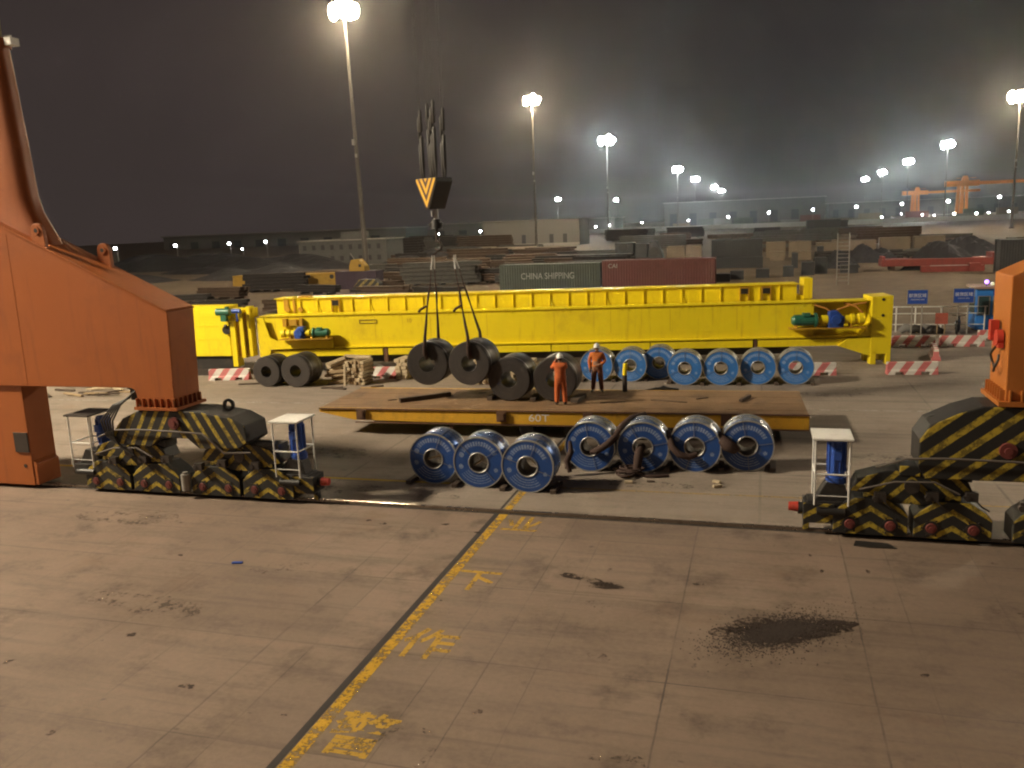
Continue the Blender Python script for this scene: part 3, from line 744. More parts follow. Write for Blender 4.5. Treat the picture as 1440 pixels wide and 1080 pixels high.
# coil chocks
rg = random.Random(3)
for (x, y, z) in ((-9.75,22.3,.0),(-8.32,22.2,0),(-6.86,22.1,0),(-5.42,22.1,0),(-5.55,24.5,0),(-4.1,24.5,0),(-2.6,24.6,0),(-1.1,24.9,0),(.35,25.1,0)):
    plank('timber_chock','dark timber chock wedged beside a blue coil','chock',(x,y,.06),(.16,.9,.11),M['darkwood'],rg.uniform(-.05,.05),group='timber chocks under the blue coils')
for x, y in ((-7.95,38.4),(-6.5,38.5),(-5.1,38.8),(-3.95,38.2),(-2.5,37.95),(-.95,38.1),(.6,38.3),(2.1,38.4)):
    plank('timber_chock','dark timber chock beside a coil of the back row','chock',(x,y,.06),(.18,1.1,.12),M['darkwood'],0,group='timber chocks under the back row')

# ------------------------------------------------------------------ flatbed trailer
M['traileryel'] = paint('trailer_yellow', (.74,.41,.03), .55, var=.15, vs=1.2, dirt=(.2,.09,.02), da=.6, ds=1.6, streak=.5)
TA = R_(2.5)
tr = thing('flatbed_trailer', 'long low yellow flatbed trailer with a worn brown deck, marked 60T on its side', 'trailer', (-15.42,27.08,0), TA)
TL, TWd = 16.9, 3.8
dk = MB()
for i in range(7): dk.b2(.02,TL-.02, .06+i*(TWd-.12)/7, .06+(i+1)*(TWd-.12)/7-.012, .93, .992+.004*(i % 2))
M['deck'] = paint('worn_plank_deck', (.21,.125,.06), .85, var=.4, vs=1.4, dirt=(.07,.045,.03), da=.75, ds=.9, bump=.35)
dk.build('deck', M['deck'], tr)
side = [(0,.84),(1.35,.57),(4,.53),(TL,.47),(TL,.985),(0,1.0)]
for y0, y1 in ((0,.06),(TWd-.06,TWd)):
    s = MB(); s.prism(side, y0, y1, 'y'); s.build('side_beam', M['traileryel'], tr, (0,0,0), 0, .008)
fl = MB(); fl.b2(0,TL,-.05,.0,.955,1.0).b2(1.4,TL,-.04,0,.47,.51); fl.build('edge_rail', M['rust'], tr)
cr = MB()
for x in [1.5+i*1.25 for i in range(12)]: cr.b2(x,x+.12,.06,TWd-.06,.6,.93)
cr.b2(TL-.05,TL,.06,TWd-.06,.5,.93); cr.build('cross_member', M['darksteel'], tr)
for x in (1.65,6.85,9.85,14.35):
    p = MB(); p.b2(x-.17,x+.17,-.10,-.04,.60,.96).b2(x-.10,x+.10,-.13,-.10,.66,.92); p.build('stake_pocket', M['rust'], tr, (0,0,0), 0, .01)
axl = MB()
for x in (7.6,9.2,10.8,12.4,14.0,15.6):
    for y in (.5,1.2,2.6,3.3):
        w = MB(); w.cyl((x,y-.14,.27),(x,y+.14,.27),.26,n=18); w.build('wheel', M['black'], tr)
lg = MB(); lg.b2(4.9,5.02,.1,.22,.004,.56).b2(4.8,5.12,.06,.26,.004,.03).b2(4.9,5.02,3.5,3.62,.004,.56); lg.build('landing_leg', M['rust'], tr)
text('side_lettering', '60T', .40, M['letterwhite'], tr, (8.15,-.003,.73), (PI/2,0,0), .003, 1.15, .9)
text('side_lettering', '15', .34, M['letterwhite'], tr, (13.05,-.003,.72), (PI/2,0,0), .003, 1.1, .85)
stake = thing('marker_stake','yellow and black stake standing on the far edge of the trailer deck','stake',(-4.88,31.0,1.0))
b = MB(); b.cyl((0,0,0),(0,0,.62),.09,n=12); b.build('lower_post', M['darksteel'], stake)
b = MB(); b.cyl((0,0,.62),(.03,0,1.05),.085,.08,12); b.build('upper_post', M['yellow'], stake)
plank('dunnage_beam','long dark oily timber lying askew under the hoisted coils','timber',(-12.0,28.9,1.08),(2.0,.2,.16),M['darkwood'],.72)
plank('dunnage_beam','thin dark bar leaning on the deck at the right','timber',(-.55,29.9,1.06),(.9,.12,.1),M['darkwood'],1.25)
plank('dunnage_beam','dark chock beam between the two deck coils','timber',(-7.9,29.3,1.07),(.2,.9,.13),M['darkwood'],.1)
plank('dunnage_beam','dark chock beam right of the worker at the deck coil','timber',(-6.28,29.3,1.07),(.28,1.0,.14),M['darkwood'],-.1)
plank('dunnage_beam','dark chock beam left of the deck coils','timber',(-9.5,29.3,1.07),(.2,.8,.13),M['darkwood'],0)
for x, y, a, l in ((-5.0,29.0,.3,.9),(-3.1,29.4,-.2,1.3),(-2.0,30.0,.7,.5),(-11.3,29.6,.4,.3),(-10.2,30.2,.2,.3),(-13.2,28.6,.5,.35)):
    plank('wood_splinter','dark splinter of dunnage lying flat on the trailer deck','splinter',(x,y,1.01),(l,.06,.03),M['darkwood'],a,group='splinters on the trailer deck')
for i, (x0, x1) in enumerate(((-5.0,-3.6),(-4.7,-3.4),(-4.4,-3.7))):
    stick('ground_strap','black lashing strap lying on the ground between trailer and back coils','strap',[(x0,35.4+.25*i,.06),((x0+x1)/2,35.8+.2*i,.14),(x1,36.1+.1*i,.06)],[.06,.09,.05],M['black'],'black straps behind the trailer')

# ------------------------------------------------------------------ yellow crane girders lying behind
GA = math.atan(.162); GO = (-25.2, 38.83, 0)
def motor_unit(root, x, z, y, flip=1, s=1.0):
    L = lambda a: x+flip*a*s
    sh = MB(); sh.b2(min(L(-.2),L(3.3)),max(L(-.2),L(3.3)),y-.05,y+.5,z-.42*s,z-.36*s)
    for a in (.1,1.1,1.75,2.6): sh.b2(L(a)-.05,L(a)+.05,y+.05,y+.4,z-.36*s,z-.2*s)
    sh.build('motor_bracket', M['yeldark'], root)
    m = MB(); m.cyl((L(0),y+.2,z),(L(.95),y+.2,z),.25*s,n=20).cyl((L(-.1),y+.2,z),(L(0),y+.2,z),.17*s,.24*s,16).cyl((L(.95),y+.2,z),(L(1.05),y+.2,z),.34*s,n=20)
    for k in range(14):
        a = k*2*PI/14; m.box((L(.45),y+.2+.255*s*math.cos(a),z+.255*s*math.sin(a)),(.8*s,.02,.06),rx=a)
    m.box((L(.55),y+.1,z+.28*s),(.34*s,.3*s,.16*s))
    m.build('electric_motor', M['green'], root)
    c = MB(); c.cyl((L(1.05),y+.2,z),(L(1.3),y+.2,z),.13*s,n=14).cyl((L(1.25),y+.2,z),(L(1.55),y+.2,z),.22*s,n=16).build('coupling', M['yellow'], root)
    g = MB(); g.prism([(L(1.55),z-.4*s),(L(2.25),z-.36*s),(L(2.3),z+.1*s),(L(1.95),z+.44*s),(L(1.6),z+.40*s)], y-.02,y+.42,'y')
    g.cyl((L(1.9),y-.12,z+.02),(L(1.9),y-.02,z+.02),.22*s,n=18)
    g.build('gearbox', M['blue'], root, (0,0,0), 0, .04)
    h = MB(); h.cyl((L(2.3),y+.2,z),(L(3.25),y+.2,z),.2*s,n=16).cyl((L(2.6),y+.2,z),(L(2.75),y+.2,z),.26*s,n=16).cyl((L(2.95),y+.2,z),(L(3.2),y+.2,z),.28*s,n=16)
    h.build('drive_shaft', M['yellow'], root)
ga = thing('crane_girder','long yellow crane girder with drive motors at both ends and a footed end frame','crane girder',GO,GA)
w = MB(); w.b2(.3,27.9,.0,.85,1.38,3.02).b2(27.9,30.5,.5,.85,1.38,3.02).b2(.55,30.5,-.012,0,1.74,1.77)
for x in [4.2+2.9*i for i in range(9)]:
    for k in (0,.35): w.b2(x+k,x+k+.05,-.03,0,2.86,3.0)
w.build('web', M['yellow'], ga)
for x in (6.2,9.1,12.0,15.4,18.2,21.1,24.3,27.0):
    sm_ = MB(); sm_.b2(x,x+.012,-.006,0,1.77,2.86); sm_.build('weld_seam', M['yeldark'], ga)
t = MB(); t.b2(.05,30.5,-.07,.92,3.02,3.07); t.build('top_flange', M['yellow'], ga)
t = MB(); t.b2(.4,30.5,-.16,.9,1.33,1.38); t.build('lower_flange', M['yellow'], ga)
lb = MB(); x = .55
for x0, x1 in ((.55,6.55),(6.85,15.2),(15.25,20.1),(20.15,25.05),(25.3,29.6)): lb.b2(x0,x1,-.13,.8,.92,1.25)
lb.b2(.6,30.4,.05,.7,1.25,1.33)
lb.build('lower_chord', M['yellow'], ga)
br = MB(); br.b2(6.6,6.8,-.1,.3,.55,1.3).b2(25.1,25.25,-.1,.3,.92,1.3); br.build('joint_bracket', M['rust'], ga)
ef = MB(); ef.prism([(30.5,.62),(30.72,.5),(31.42,.5),(31.45,3.27),(30.5,3.24)], -.3,1.3,'y')
ef.b2(30.5,30.76,-.3,.2,.004,.62).b2(31.2,31.42,-.3,.2,.004,.5).b2(30.5,30.76,.9,1.3,.004,.62).b2(31.2,31.42,.9,1.3,.004,.5)
ef.prism([(29.4,1.25),(29.0,.92),(30.5,.40),(30.5,1.3)], -.28,.9,'y'); ef.prism([(30.0,1.38),(30.5,1.38),(30.5,2.0)], -.2,.6,'y')
ef.build('end_frame', M['yellow'], ga, (0,0,0), 0, .015)
bt = MB()
for zz in (3.1,2.35): bt.cyl((31.0,-.32,zz),(31.0,-.29,zz),.07,n=10)
bt.build('bolt_hole', M['black'], ga)
el = MB(); el.prism([(0,.95),(.0,2.98),(.34,2.98),(.62,1.95),(1.0,1.78),(4.0,1.75),(4.0,1.38),(.6,1.33),(.55,.95)], -.26,-.2,'y'); el.b2(0,.1,-.2,1.0,.95,2.98)
el.b2(.0,.55,.1,.8,.004,.95)
el.build('end_plate', M['yellow'], ga)
motor_unit(ga, 3.85, 2.18, -.62, -1, .78)
motor_unit(ga, 26.9, 2.22, -.62, 1, 1.0)
hs = MB(); hs.tube([(27.9,-.1,2.9),(28.4,-.25,2.75),(28.7,-.3,2.55),(28.6,-.3,2.3)], .04)
hs.tube([(29.3,.1,2.95),(29.8,-.1,2.8),(30.1,-.2,2.5),(30.2,-.2,2.1),(29.6,-.3,1.95)], .05).tube([(29.0,.2,2.6),(29.6,.0,2.85),(30.3,-.05,2.95)], .04)
M['hoseorange'] = paint('orange_hose', (.55,.24,.04), .6); hs.build('hydraulic_hose', M['hoseorange'], ga)
fr_ = MB()
for a,b_ in (((5.4,2.55),(6.3,2.55)),((5.4,2.72),(6.3,2.72)),((5.4,2.55),(5.4,2.72)),((6.3,2.55),(6.3,2.72))): fr_.cyl((a[0],-.02,a[1]),(b_[0],-.02,b_[1]),.018,n=6)
fr_.build('name_plate_frame', M['rust'], ga)
text('girder_number','10',.3,M['yeldark'],ga,(8.0,-.004,2.62),(PI/2,0,0),.003,.9,1)
jb = MB()
for x0, x1, z0, z1 in ((1.35,1.55,2.5,2.9),(1.7,2.1,2.55,2.85),(2.25,2.4,2.5,2.9)): jb.b2(x0,x1,-.2,0,z0,z1)
jb.build('junction_box', M['yeldark'], ga)

gb = thing('crane_girder','taller yellow crane girder behind the one with motors, its upper side ribbed','crane girder',GO,GA)
w = MB(); w.b2(.6,27.3,1.1,2.2,.95,3.82); w.build('web', M['yellow'], gb)
t = MB(); t.b2(.5,27.4,1.0,2.3,3.82,3.86); t.build('top_flange', M['yellow'], gb)
for i in range(27):
    ri = MB(); x = 1.9+i*.945; ri.b2(x,x+.02,1.03,1.1,3.06,3.82)
    if i in (1,4,7,10,14,17,21): ri.prism([(x+.02,3.06),(x+.2,3.06),(x+.03,3.5)],1.06,1.1,'y')
    ri.build('stiffener', M['yellow'], gb)
ee = MB(); ee.b2(27.65,28.05,1.1,2.2,3.1,4.1).b2(27.1,28.05,1.5,2.1,2.6,3.2).cyl((27.48,1.2,3.1),(27.48,2.1,3.1),.2,n=14); ee.build('end_lug', M['yellow'], gb)
jb = MB()
for x in (3.75,24.7,25.75): jb.b2(x-.08,x+.26,.98,1.1,3.42,3.68)
jb.build('opening', M['black'], gb)
jf = MB()
for x in (3.75,24.7,25.75): jf.b2(x-.14,x+.32,.99,1.08,3.7,3.76).b2(x-.14,x-.09,.99,1.08,3.1,3.7).b2(x+.27,x+.32,.99,1.08,3.1,3.7)
jf.build('opening_frame', M['yeldark'], gb)
cl = MB(); cl.b2(1.0,1.25,1.04,1.3,3.2,3.86).b2(1.5,1.62,1.04,1.3,3.1,3.9).b2(1.8,2.4,1.0,1.6,3.86,3.95)
for x in (1.2,1.9): cl.cyl((x,1.0,3.25),(x,1.1,3.25),.13,n=12)
cl.build('end_fitting', M['yeldark'], gb)
for x in (4.,13.,22.):
    sd = MB(); sd.b2(x-.35,x+.35,1.2,2.1,.004,.4); sd.build('support_stand', M['darksteel'], gb)
sd = MB(); sd.b2(.8,27.0,1.05,1.9,.4,.94); sd.build('gap_shade_beam', M['black'], gb)  # black beam added to darken the gap under the girder
gc = thing('crane_girder','yellow crane girder section with upright posts at its end, half hidden by the left crane','crane girder',(-25.9,38.3,0),R_(4))
w = MB(); w.b2(-7.5,-.75,0,1.1,1.05,3.66).b2(-7.5,-.75,-.02,0,2.62,2.66).b2(-7.5,-.9,-.02,0,1.92,1.95).b2(-2.3,-1.2,-.015,0,3.1,3.35); w.build('web', M['yellow'], gc)
w = MB(); w.b2(-.62,-.35,-.1,.5,.5,2.9).b2(-.1,.1,-.05,.5,.95,3.45).b2(.25,.45,.1,.6,1.0,3.6).b2(-.75,.5,.3,.9,3.0,3.5); w.build('end_post', M['yellow'], gc)
w = MB(); w.b2(-.35,-.1,.05,.5,1.0,2.9).b2(.1,.25,.1,.5,1.0,3.3); w.build('recess_panel', M['yeldark'], gc)
h = MB(); h.cyl((-.85,-.12,2.42),(-.85,.0,2.42),.22,n=20).cyl((-.9,-.12,2.62),(-.8,-.12,2.62),.1,n=8); h.build('dark_hole_disc', M['black'], gc)  # black disc put on where the web has a dark round hole
m = MB(); m.cyl((-1.2,-.25,3.38),(-.45,-.25,3.38),.19,n=18).box((-.8,-.25,3.1),(.3,.25,.4)).box((-.6,-.25,3.58),(.15,.2,.15)); m.build('electric_motor', M['green'], gc)
m = MB(); m.cyl((-.3,-.25,3.42),(.15,-.25,3.42),.12,n=14).cyl((-.05,-.28,2.9),(-.05,-.28,3.3),.05,n=8); m.build('gearbox', M['blue'], gc)
for x in (-6.5,-2.6):
    sd = MB(); sd.b2(x-.4,x+.4,.1,1.0,.004,.35); sd.build('support_stand', M['darksteel'], gc)
sd = MB(); sd.b2(-7.4,-.8,.15,.9,.35,1.04); sd.build('gap_shade_beam', M['black'], gc)  # another added black beam, standing in for the shade below this section

# ------------------------------------------------------------------ hook block, slings
hk = thing('hook_block','black crane hook block with a yellow V striped plate hanging from wire ropes','hook block',(-11.42,29.5,6.05))
BR = Matrix.Rotation(R_(-30),4,'Z')
b = MB(); b.prism([(-.56,2.95),(.56,2.95),(.6,2.8),(.1,1.86),(-.1,1.86),(-.6,2.8)], -.38,.38,'y', BR); b.build('block_body', M['black'], hk, (0,0,0), 0, .03)
def vmat():
    def ex(k, co, c):
        sp_ = k.n('ShaderNodeSeparateXYZ'); k.t.links.new(co, sp_.inputs[0])
        v = k.math('FRACT', k.math('DIVIDE', k.math('SUBTRACT', k.math('ADD', sp_.outputs[2], 20.08), k.math('MULTIPLY', k.math('ABSOLUTE', sp_.outputs[0]), 1.75)), .44))
        return k.mix(k.math('LESS_THAN', v, .5), (.09,.04,.02), (.75,.42,.03))
    return paint('hook_plate_stripes', (.5,.3,.1), .5, extra=ex, da=.3, ds=4)
b = MB(); b.prism([(-.54,2.93),(.54,2.93),(.55,2.84),(.05,1.9),(-.05,1.9),(-.55,2.84)], -.40,-.383,'y')
o = b.build('striped_plate', vmat(), hk); o.rotation_euler = (0,0,R_(-30))
r = MB()
ends = []
for i, (x, y) in enumerate(((-.42,-.2),(-.32,-.2),(-.42,.2),(-.32,.2),(.3,-.22),(.42,-.22),(.3,.2),(.42,.2))):
    p = BR @ Vector((x,y,0)); r.tube([(p.x,p.y,2.9),(p.x*1.05,p.y,4.8),(p.x*1.3,p.y*1.2,34)], .011, 6)
    ends.append(p)
r.build('wire_rope', M['rope'], hk)
M['sock'] = paint('greased_rope_socket', (.04,.036,.033), .6, .2, da=.4)
for i, p in enumerate(ends):
    b = MB(); zz = 3.15+.25*(i % 3)
    b.tube([(p.x,p.y,2.95),(p.x,p.y,zz),(p.x*1.02,p.y,zz+.95),(p.x*1.02,p.y,zz+1.05)], [.03,.075,.075,.03], 10)
    b.tube([(p.x*1.03,p.y,zz+1.15),(p.x*1.03,p.y,zz+1.2),(p.x*1.05,p.y,zz+1.85),(p.x*1.05,p.y,zz+1.95)], [.03,.065,.065,.03], 10)
    b.build('rope_socket', M['sock'], hk)
b = MB(); b.cyl((0,0,1.5),(0,0,1.9),.09,n=12).cyl((-.1,-.1,1.6),(-.1,-.1,1.8),.05,n=8); b.build('shank', M['silver'], hk)
b = MB(); b.cyl((0,0,1.15),(0,0,1.5),.22,.17,16).box((0,0,1.3),(.5,.2,.16)); b.build('swivel', M['black'], hk, (0,0,0), 0, .02)
hp = [(0,0,1.2),(0,0,.95),(.0,0,.8)]+[(.02+.12*math.cos(a),0,.55+.16*math.sin(a)) for a in [1.9-.35*i for i in range(14)]]
b = MB(); b.tube(hp, [.06,.06,.06]+[.055]*10+[.07,.06,.045,.03][:4], 10); b.build('hook', M['darksteel'], hk)
def sling(coil_x, cz, label):
    root = thing('lifting_sling', label, 'sling', (-11.40,29.45,6.0), 0, 'slings holding the hoisted coils')
    rg = random.Random(int(abs(coil_x)*100))
    yf, yb = 28.7-.12, 28.7+1.25+.05; top = cz+.79; eye = cz+.25
    O = Vector((-11.40,29.45,6.0))
    for nm, yy in (('front_leg',yf),('rear_leg',yb)):
        a = Vector((-11.40+(coil_x+11.4)*.5, 29.45+(yy-29.45)*.16, 6.1)); b_ = Vector((coil_x, yy, top+.06))
        pts = [a.lerp(b_, t)+Vector((rg.uniform(-.015,.015),rg.uniform(-.02,.02),0)) for t in (0,.12,.3,.45,.6,.8,.95)]
        mb = MB(); mb.tube([p-O for p in pts]+[Vector((coil_x,yy,top-.12))-O], [.02,.02,.022,.045,.03,.05,.06,.07], 8)
        mb.build('sling_leg', M['sling'], root)
        e = MB(); e.tube([pts[0]-O+Vector((0,0,.16)), pts[0]-O, pts[1]-O], [.02,.03,.026], 8)
        lk = MB(); lk.tube([Vector((0,.05,.42)), pts[0]-O+Vector((0,0,.16))], .014, 6); lk.build('link_rope', M['sling'], root); e.build('pale_eye', M['silver'], root)
        if nm == 'front_leg':
            kx = pts[4]-O; e2 = MB(); e2.tube([kx+Vector((0,-.05,.1)), kx+Vector((-.22,-.1,-.02)), kx+Vector((-.3,-.1,-.12))], [.04,.05,.045], 6); e2.build('sling_tag', M['sling'], root)
    mb = MB(); mb.tube([Vector(p)-O for p in ((coil_x,yf,top-.12),(coil_x,yf,eye+.14),(coil_x,yf+.12,eye-.02),(coil_x,yb-.1,eye-.02),(coil_x,yb,eye+.14),(coil_x,yb,top-.12))], .085, 10)
    mb.build('protective_sleeve', M['sling'], root)
    return root
sling(-11.78, 2.37, 'dark rope sling carrying the left hoisted coil through its eye')
sling(-10.10, 2.39, 'dark rope sling carrying the right hoisted coil through its eye')

# ------------------------------------------------------------------ people
def skin_body(name, V, E, mats, bone_mat, parent):
    """V: {name:(co,(rx,ry))}, E: list of (a,b); one continuous skinned surface, faces coloured by the nearest bone"""
    names = list(V); idx = {n: i for i, n in enumerate(names)}
    me = bpy.data.meshes.new(name+'_rig'); me.from_pydata([V[n][0] for n in names], [(idx[a], idx[b]) for a, b in E], [])
    o = bpy.data.objects.new(name+'_rig', me); COL.objects.link(o)
    o.modifiers.new('skin','SKIN').use_smooth_shade = True
    sv = me.skin_vertices[0].data
    for n in names:
        r = V[n][1]; sv[idx[n]].radius = r if isinstance(r, tuple) else (r, r)
    sv[idx['pelvis']].use_root = True
    ss_ = o.modifiers.new('sub','SUBSURF'); ss_.levels = 1; ss_.render_levels = 1
    dg = bpy.context.evaluated_depsgraph_get(); dg.update()
    nm = bpy.data.meshes.new_from_object(o.evaluated_get(dg)); nm.name = name
    bpy.data.objects.remove(o)
    nm.materials.clear()
    for m in mats: nm.materials.append(m)
    segs = [(Vector(V[a][0]), Vector(V[b][0]), bone_mat(a, b)) for a, b in E]
    for p in nm.polygons:
        c = p.center; best = (1e9, 0)
        for a, b_, mi in segs:
            d = b_-a; t = max(0, min(1, (c-a).dot(d)/max(d.length_squared, 1e-9))); dd = (c-(a+d*t)).length
            if dd < best[0]: best = (dd, mi)
        p.material_index = best[1]; p.use_smooth = True
    r = bpy.data.objects.new(name, nm); COL.objects.link(r); r.parent = parent
    return r
def person(label, loc, rz, P, jacket, trouser, stance):
    root = thing('person', label, 'person', loc, rz)
    V = {'pelvis':((0,0,.93),(.19,.15)),'waist':((0,.0,1.06),(.19,.15)),'chest':((0,-.01,1.28),(.215,.155)),'upper':((0,0,1.42),(.15,.10)),'neck':((0,.0,1.50),(.055,.055)),
         'jaw':((0,.015,1.56),(.062,.07)),'head':((0,.0,1.64),(.078,.092)),'crown':((0,-.01,1.71),(.06,.07)),
         'nose':((0,.105,1.615),(.012,.014))}
    E = [('pelvis','waist'),('waist','chest'),('chest','upper'),('upper','neck'),('neck','jaw'),('jaw','head'),('head','crown'),('head','nose')]
    for sx, nm in ((-1,'l'),(1,'r')):
        sh, el, wr, hd = P['sh'+nm], P['el'+nm], P['wr'+nm], P['hd'+nm]
        V['sh'+nm] = (sh,(.09,.09)); V['el'+nm] = (el,(.068,.068)); V['wr'+nm] = (wr,(.045,.048)); V['palm'+nm] = (hd,(.022,.042))
        E += [('upper','sh'+nm),('sh'+nm,'el'+nm),('el'+nm,'wr'+nm),('wr'+nm,'palm'+nm)]
        w_, h_ = Vector(wr), Vector(hd); d = (h_-w_).normalized(); side = d.cross(Vector((0,1,.3))).normalized()
        curl = d.cross(side).normalized()
        for i, (off, ln) in enumerate(((-.03,.06),(-.01,.075),(.01,.07),(.03,.055))):
            a = h_+d*.05+side*off; b_ = a+d*ln*.6+curl*.012; c_ = b_+d*ln*.3+curl*.03
            for j, q in enumerate((a, b_, c_)): V[f'f{nm}{i}{j}'] = (tuple(q),(.0095,.0095))
            E += [('palm'+nm,f'f{nm}{i}0'),(f'f{nm}{i}0',f'f{nm}{i}1'),(f'f{nm}{i}1',f'f{nm}{i}2')]
        a = h_+side*(-.045)*sx; b_ = a+side*(-.03)*sx+d*.04
        V['th'+nm] = (tuple(a),(.012,.012)); V['tt'+nm] = (tuple(b_),(.0095,.0095)); E += [('palm'+nm,'th'+nm),('th'+nm,'tt'+nm)]
        hx, kx, ax = stance[nm]
        V['hip'+nm] = ((sx*.095,0,.86),(.125,.125)); V['kn'+nm] = ((kx[0],kx[1],.48),(.10,.105)); V['an'+nm] = ((ax[0],ax[1],.10),(.078,.085)); 
        V['heel'+nm] = ((ax[0],ax[1]-.03,.05),(.046,.046)); V['toe'+nm] = ((ax[0]+hx,ax[1]+.17,.04),(.042,.036))
        E += [('pelvis','hip'+nm),('hip'+nm,'kn'+nm),('kn'+nm,'an'+nm),('an'+nm,'heel'+nm),('heel'+nm,'toe'+nm)]
    def bm(a, b):
        if b in ('jaw','head','crown','nose') : return 2
        if b[:4] == 'palm' or a[:4] == 'palm' or b[0] == 'f' and b[1] in 'lr' or b[:2] in ('th','tt'): return 2
        if b[:3] in ('toe',) or b[:4] == 'heel': return 3
        if b[:2] in ('kn','an') or b[:3] == 'hip': return 1
        return 0
    body = skin_body('body', V, E, [jacket, trouser, M['skin'], M['boot']], bm, root)
    h = MB(); h.lathe([(.128,-.01),(.13,.0),(.124,.05),(.10,.105),(.06,.135),(.001,.145)], 24, Matrix.Translation((0,-.005,1.685)) @ Matrix.Diagonal((.9,1.08,1,1)))
    h.prism([(-.11,.05),(-.09,.13),(-.05,.175),(.05,.175),(.09,.13),(.11,.05)], 1.682,1.694,'z')
    h.lathe([(.122,-.012),(.140,-.008),(.140,.004),(.126,.006)], 24, Matrix.Translation((0,-.005,1.685)) @ Matrix.Diagonal((.9,1.08,1,1)))
    h.box((0,-.01,1.822),(.03,.2,.018))
    h.build('helmet', M['helmet'], root)
    hr = MB(); hr.lathe([(.082,-.07),(.088,-.02),(.088,.03)], 18, Matrix.Translation((0,-.02,1.66))); hr.build('hair', M['hair'], root)
    ey = MB()
    for sx in (-.03,.03): ey.ball((sx,.088,1.645), .011, 5)
    ey.build('eyes', M['black'], root)
    er = MB()
    for sx in (-.082,.082): er.ball((sx,.0,1.63), (.012,.022,.033), 5)
    er.build('ears', M['skin'], root)
    # belt and collar follow the clothes
    bl = MB(); bl.lathe([(1.03,-.02),(1.05,.0),(1.03,.02)], 24, Matrix.Translation((0,0,1.0)) @ Matrix.Diagonal((.195,.155,1,1))); bl.build('belt', jacket, root)
    return root
# arms raised, back to the camera (facing +Y)
P1 = {'shl':(-.19,0,1.42),'ell':(-.30,.20,1.28),'wrl':(-.17,.30,1.50),'hdl':(-.12,.26,1.58),'shr':(.19,0,1.42),'elr':(.20,.24,1.26),'wrr':(.02,.34,1.42),'hdr':(-.05,.34,1.47)}
p1 = person('worker in orange coverall, back turned, arms raised beside a dark coil', (-6.72,28.42,1.0), R_(12), P1, M['coverall'], M['coverall'],
       {'l':(-.03,(-.12,.03),(-.14,0)),'r':(.04,(.12,.04),(.15,-.02))})
p1.scale = (1.0,1.0,1.0)
rd = MB(); rd.box((0,0,0),(.06,.045,.16)).cyl((.02,0,.08),(.02,0,.2),.008,n=6)
tag(rd.build('radio', M['black'], None, (-6.9,28.68,2.58)), 'small black radio held up by the worker at the dark coil', 'radio')
# facing the camera, hands in front of the waist
P2 = {'shl':(-.2,0,1.42),'ell':(-.30,.0,1.16),'wrl':(-.16,.17,1.06),'hdl':(-.08,.2,1.05),'shr':(.2,0,1.42),'elr':(.29,-.05,1.15),'wrr':(.27,.06,.92),'hdr':(.26,.09,.85)}
p2 = person('worker in orange jacket, brown trousers and white helmet, facing the quay on the trailer deck', (-5.88,30.85,1.0), PI+R_(8), P2, M['coverall2'], M['trousers'],
       {'l':(-.04,(-.13,.02),(-.16,0)),'r':(.05,(.13,.0),(.17,-.02))})

# ------------------------------------------------------------------ barriers, timber
def make_barrier(label):
    b = MB(); L = 1.06
    prof = [(-.22,.0),(.22,.0),(.2,.16),(.13,.24),(.10,.56),(-.10,.56),(-.13,.24),(-.2,.16)]
    # body above the fork pockets, then three feet
    up = [(.2,.14),(.2,.16),(.13,.24),(.10,.56),(-.10,.56),(-.13,.24),(-.2,.16),(-.2,.14)]
    b.prism(up, -L, L, 'x')
    for x0, x1 in ((-L,-.72),(-.36,.36),(.72,L)): b.prism([(-.22,0),(.22,0),(.2,.14),(-.2,.14)], x0, x1, 'x')
    o = b.build('barrier', M['barrier'], None, (0,0,.004), 0, .012)
    return tag(o, label, 'barrier', 'red and white concrete barriers')
bl = [((-26.1,37.15),.2,'red and white barrier behind the left crane, beside the pair of dark ground coils'),((-17.75,38.2),.12,'red and white barrier next to the timber stack, mostly white face'),
      ((2.15,40.4),.12,'red and white barrier peeking out right of the last blue coil'),((6.4,40.9),.1,'faded pink and white barrier in front of the girder end frame'),
      ((7.75,49.45),0,'striped barrier of the rear line, below the left blue sign'),((10.1,49.5),0,'striped barrier of the rear line, below the right blue sign'),
      ((12.4,51.8),.1,'pinkish barrier in front of the blue kiosk'),((8.15,45.6),1.45,'white barrier standing end-on between the two lines of barriers')]
b0 = make_barrier(bl[0][2]); b0.location = (*bl[0][0],.004); b0.rotation_euler.z = bl[0][1]
for (x, y), a, lab in bl[1:]:
    c = dup(b0, (x,y,.004), a, lab)
rg = random.Random(9)
GT = 'timbers of the loose stack by the dark coils'
for i in range(7):   # leaning left half
    plank('timber','old squared timber lying askew in the left half of the dunnage stack','timber',(-19.55+rg.uniform(-.15,.15),36.3+rg.uniform(0,.4),.12+i*.17),(rg.uniform(.9,1.3),.17,.14),M['paletimber' if i > 3 else 'wood'],rg.uniform(-.2,.3),0,rg.uniform(-.12,.02)-.04*i,GT)
for row in range(7):  # ends facing the camera
    for j in range(5):
        plank('dunnage_block','short timber with its sawn end facing the quay in the dunnage stack','timber',(-18.95+j*.19+rg.uniform(-.03,.03),36.75+rg.uniform(-.08,.08),.1+row*.165),(rg.uniform(.14,.18),rg.uniform(.8,1.2),rg.uniform(.12,.16)),M['wood' if rg.random() < .6 else 'paletimber'],rg.uniform(-.12,.12),0,rg.uniform(-.1,.1),'sawn timbers in the dunnage stack')
plank('timber','upright pale plank leaning on the dunnage stack','timber',(-19.05,36.1,.52),(.12,.06,1.05),M['paletimber'],0,.08,.1)
plank('timber','long pale timber on top of the dunnage stack','timber',(-18.6,36.7,1.32),(1.3,.2,.12),M['paletimber'],.1,0,.05)
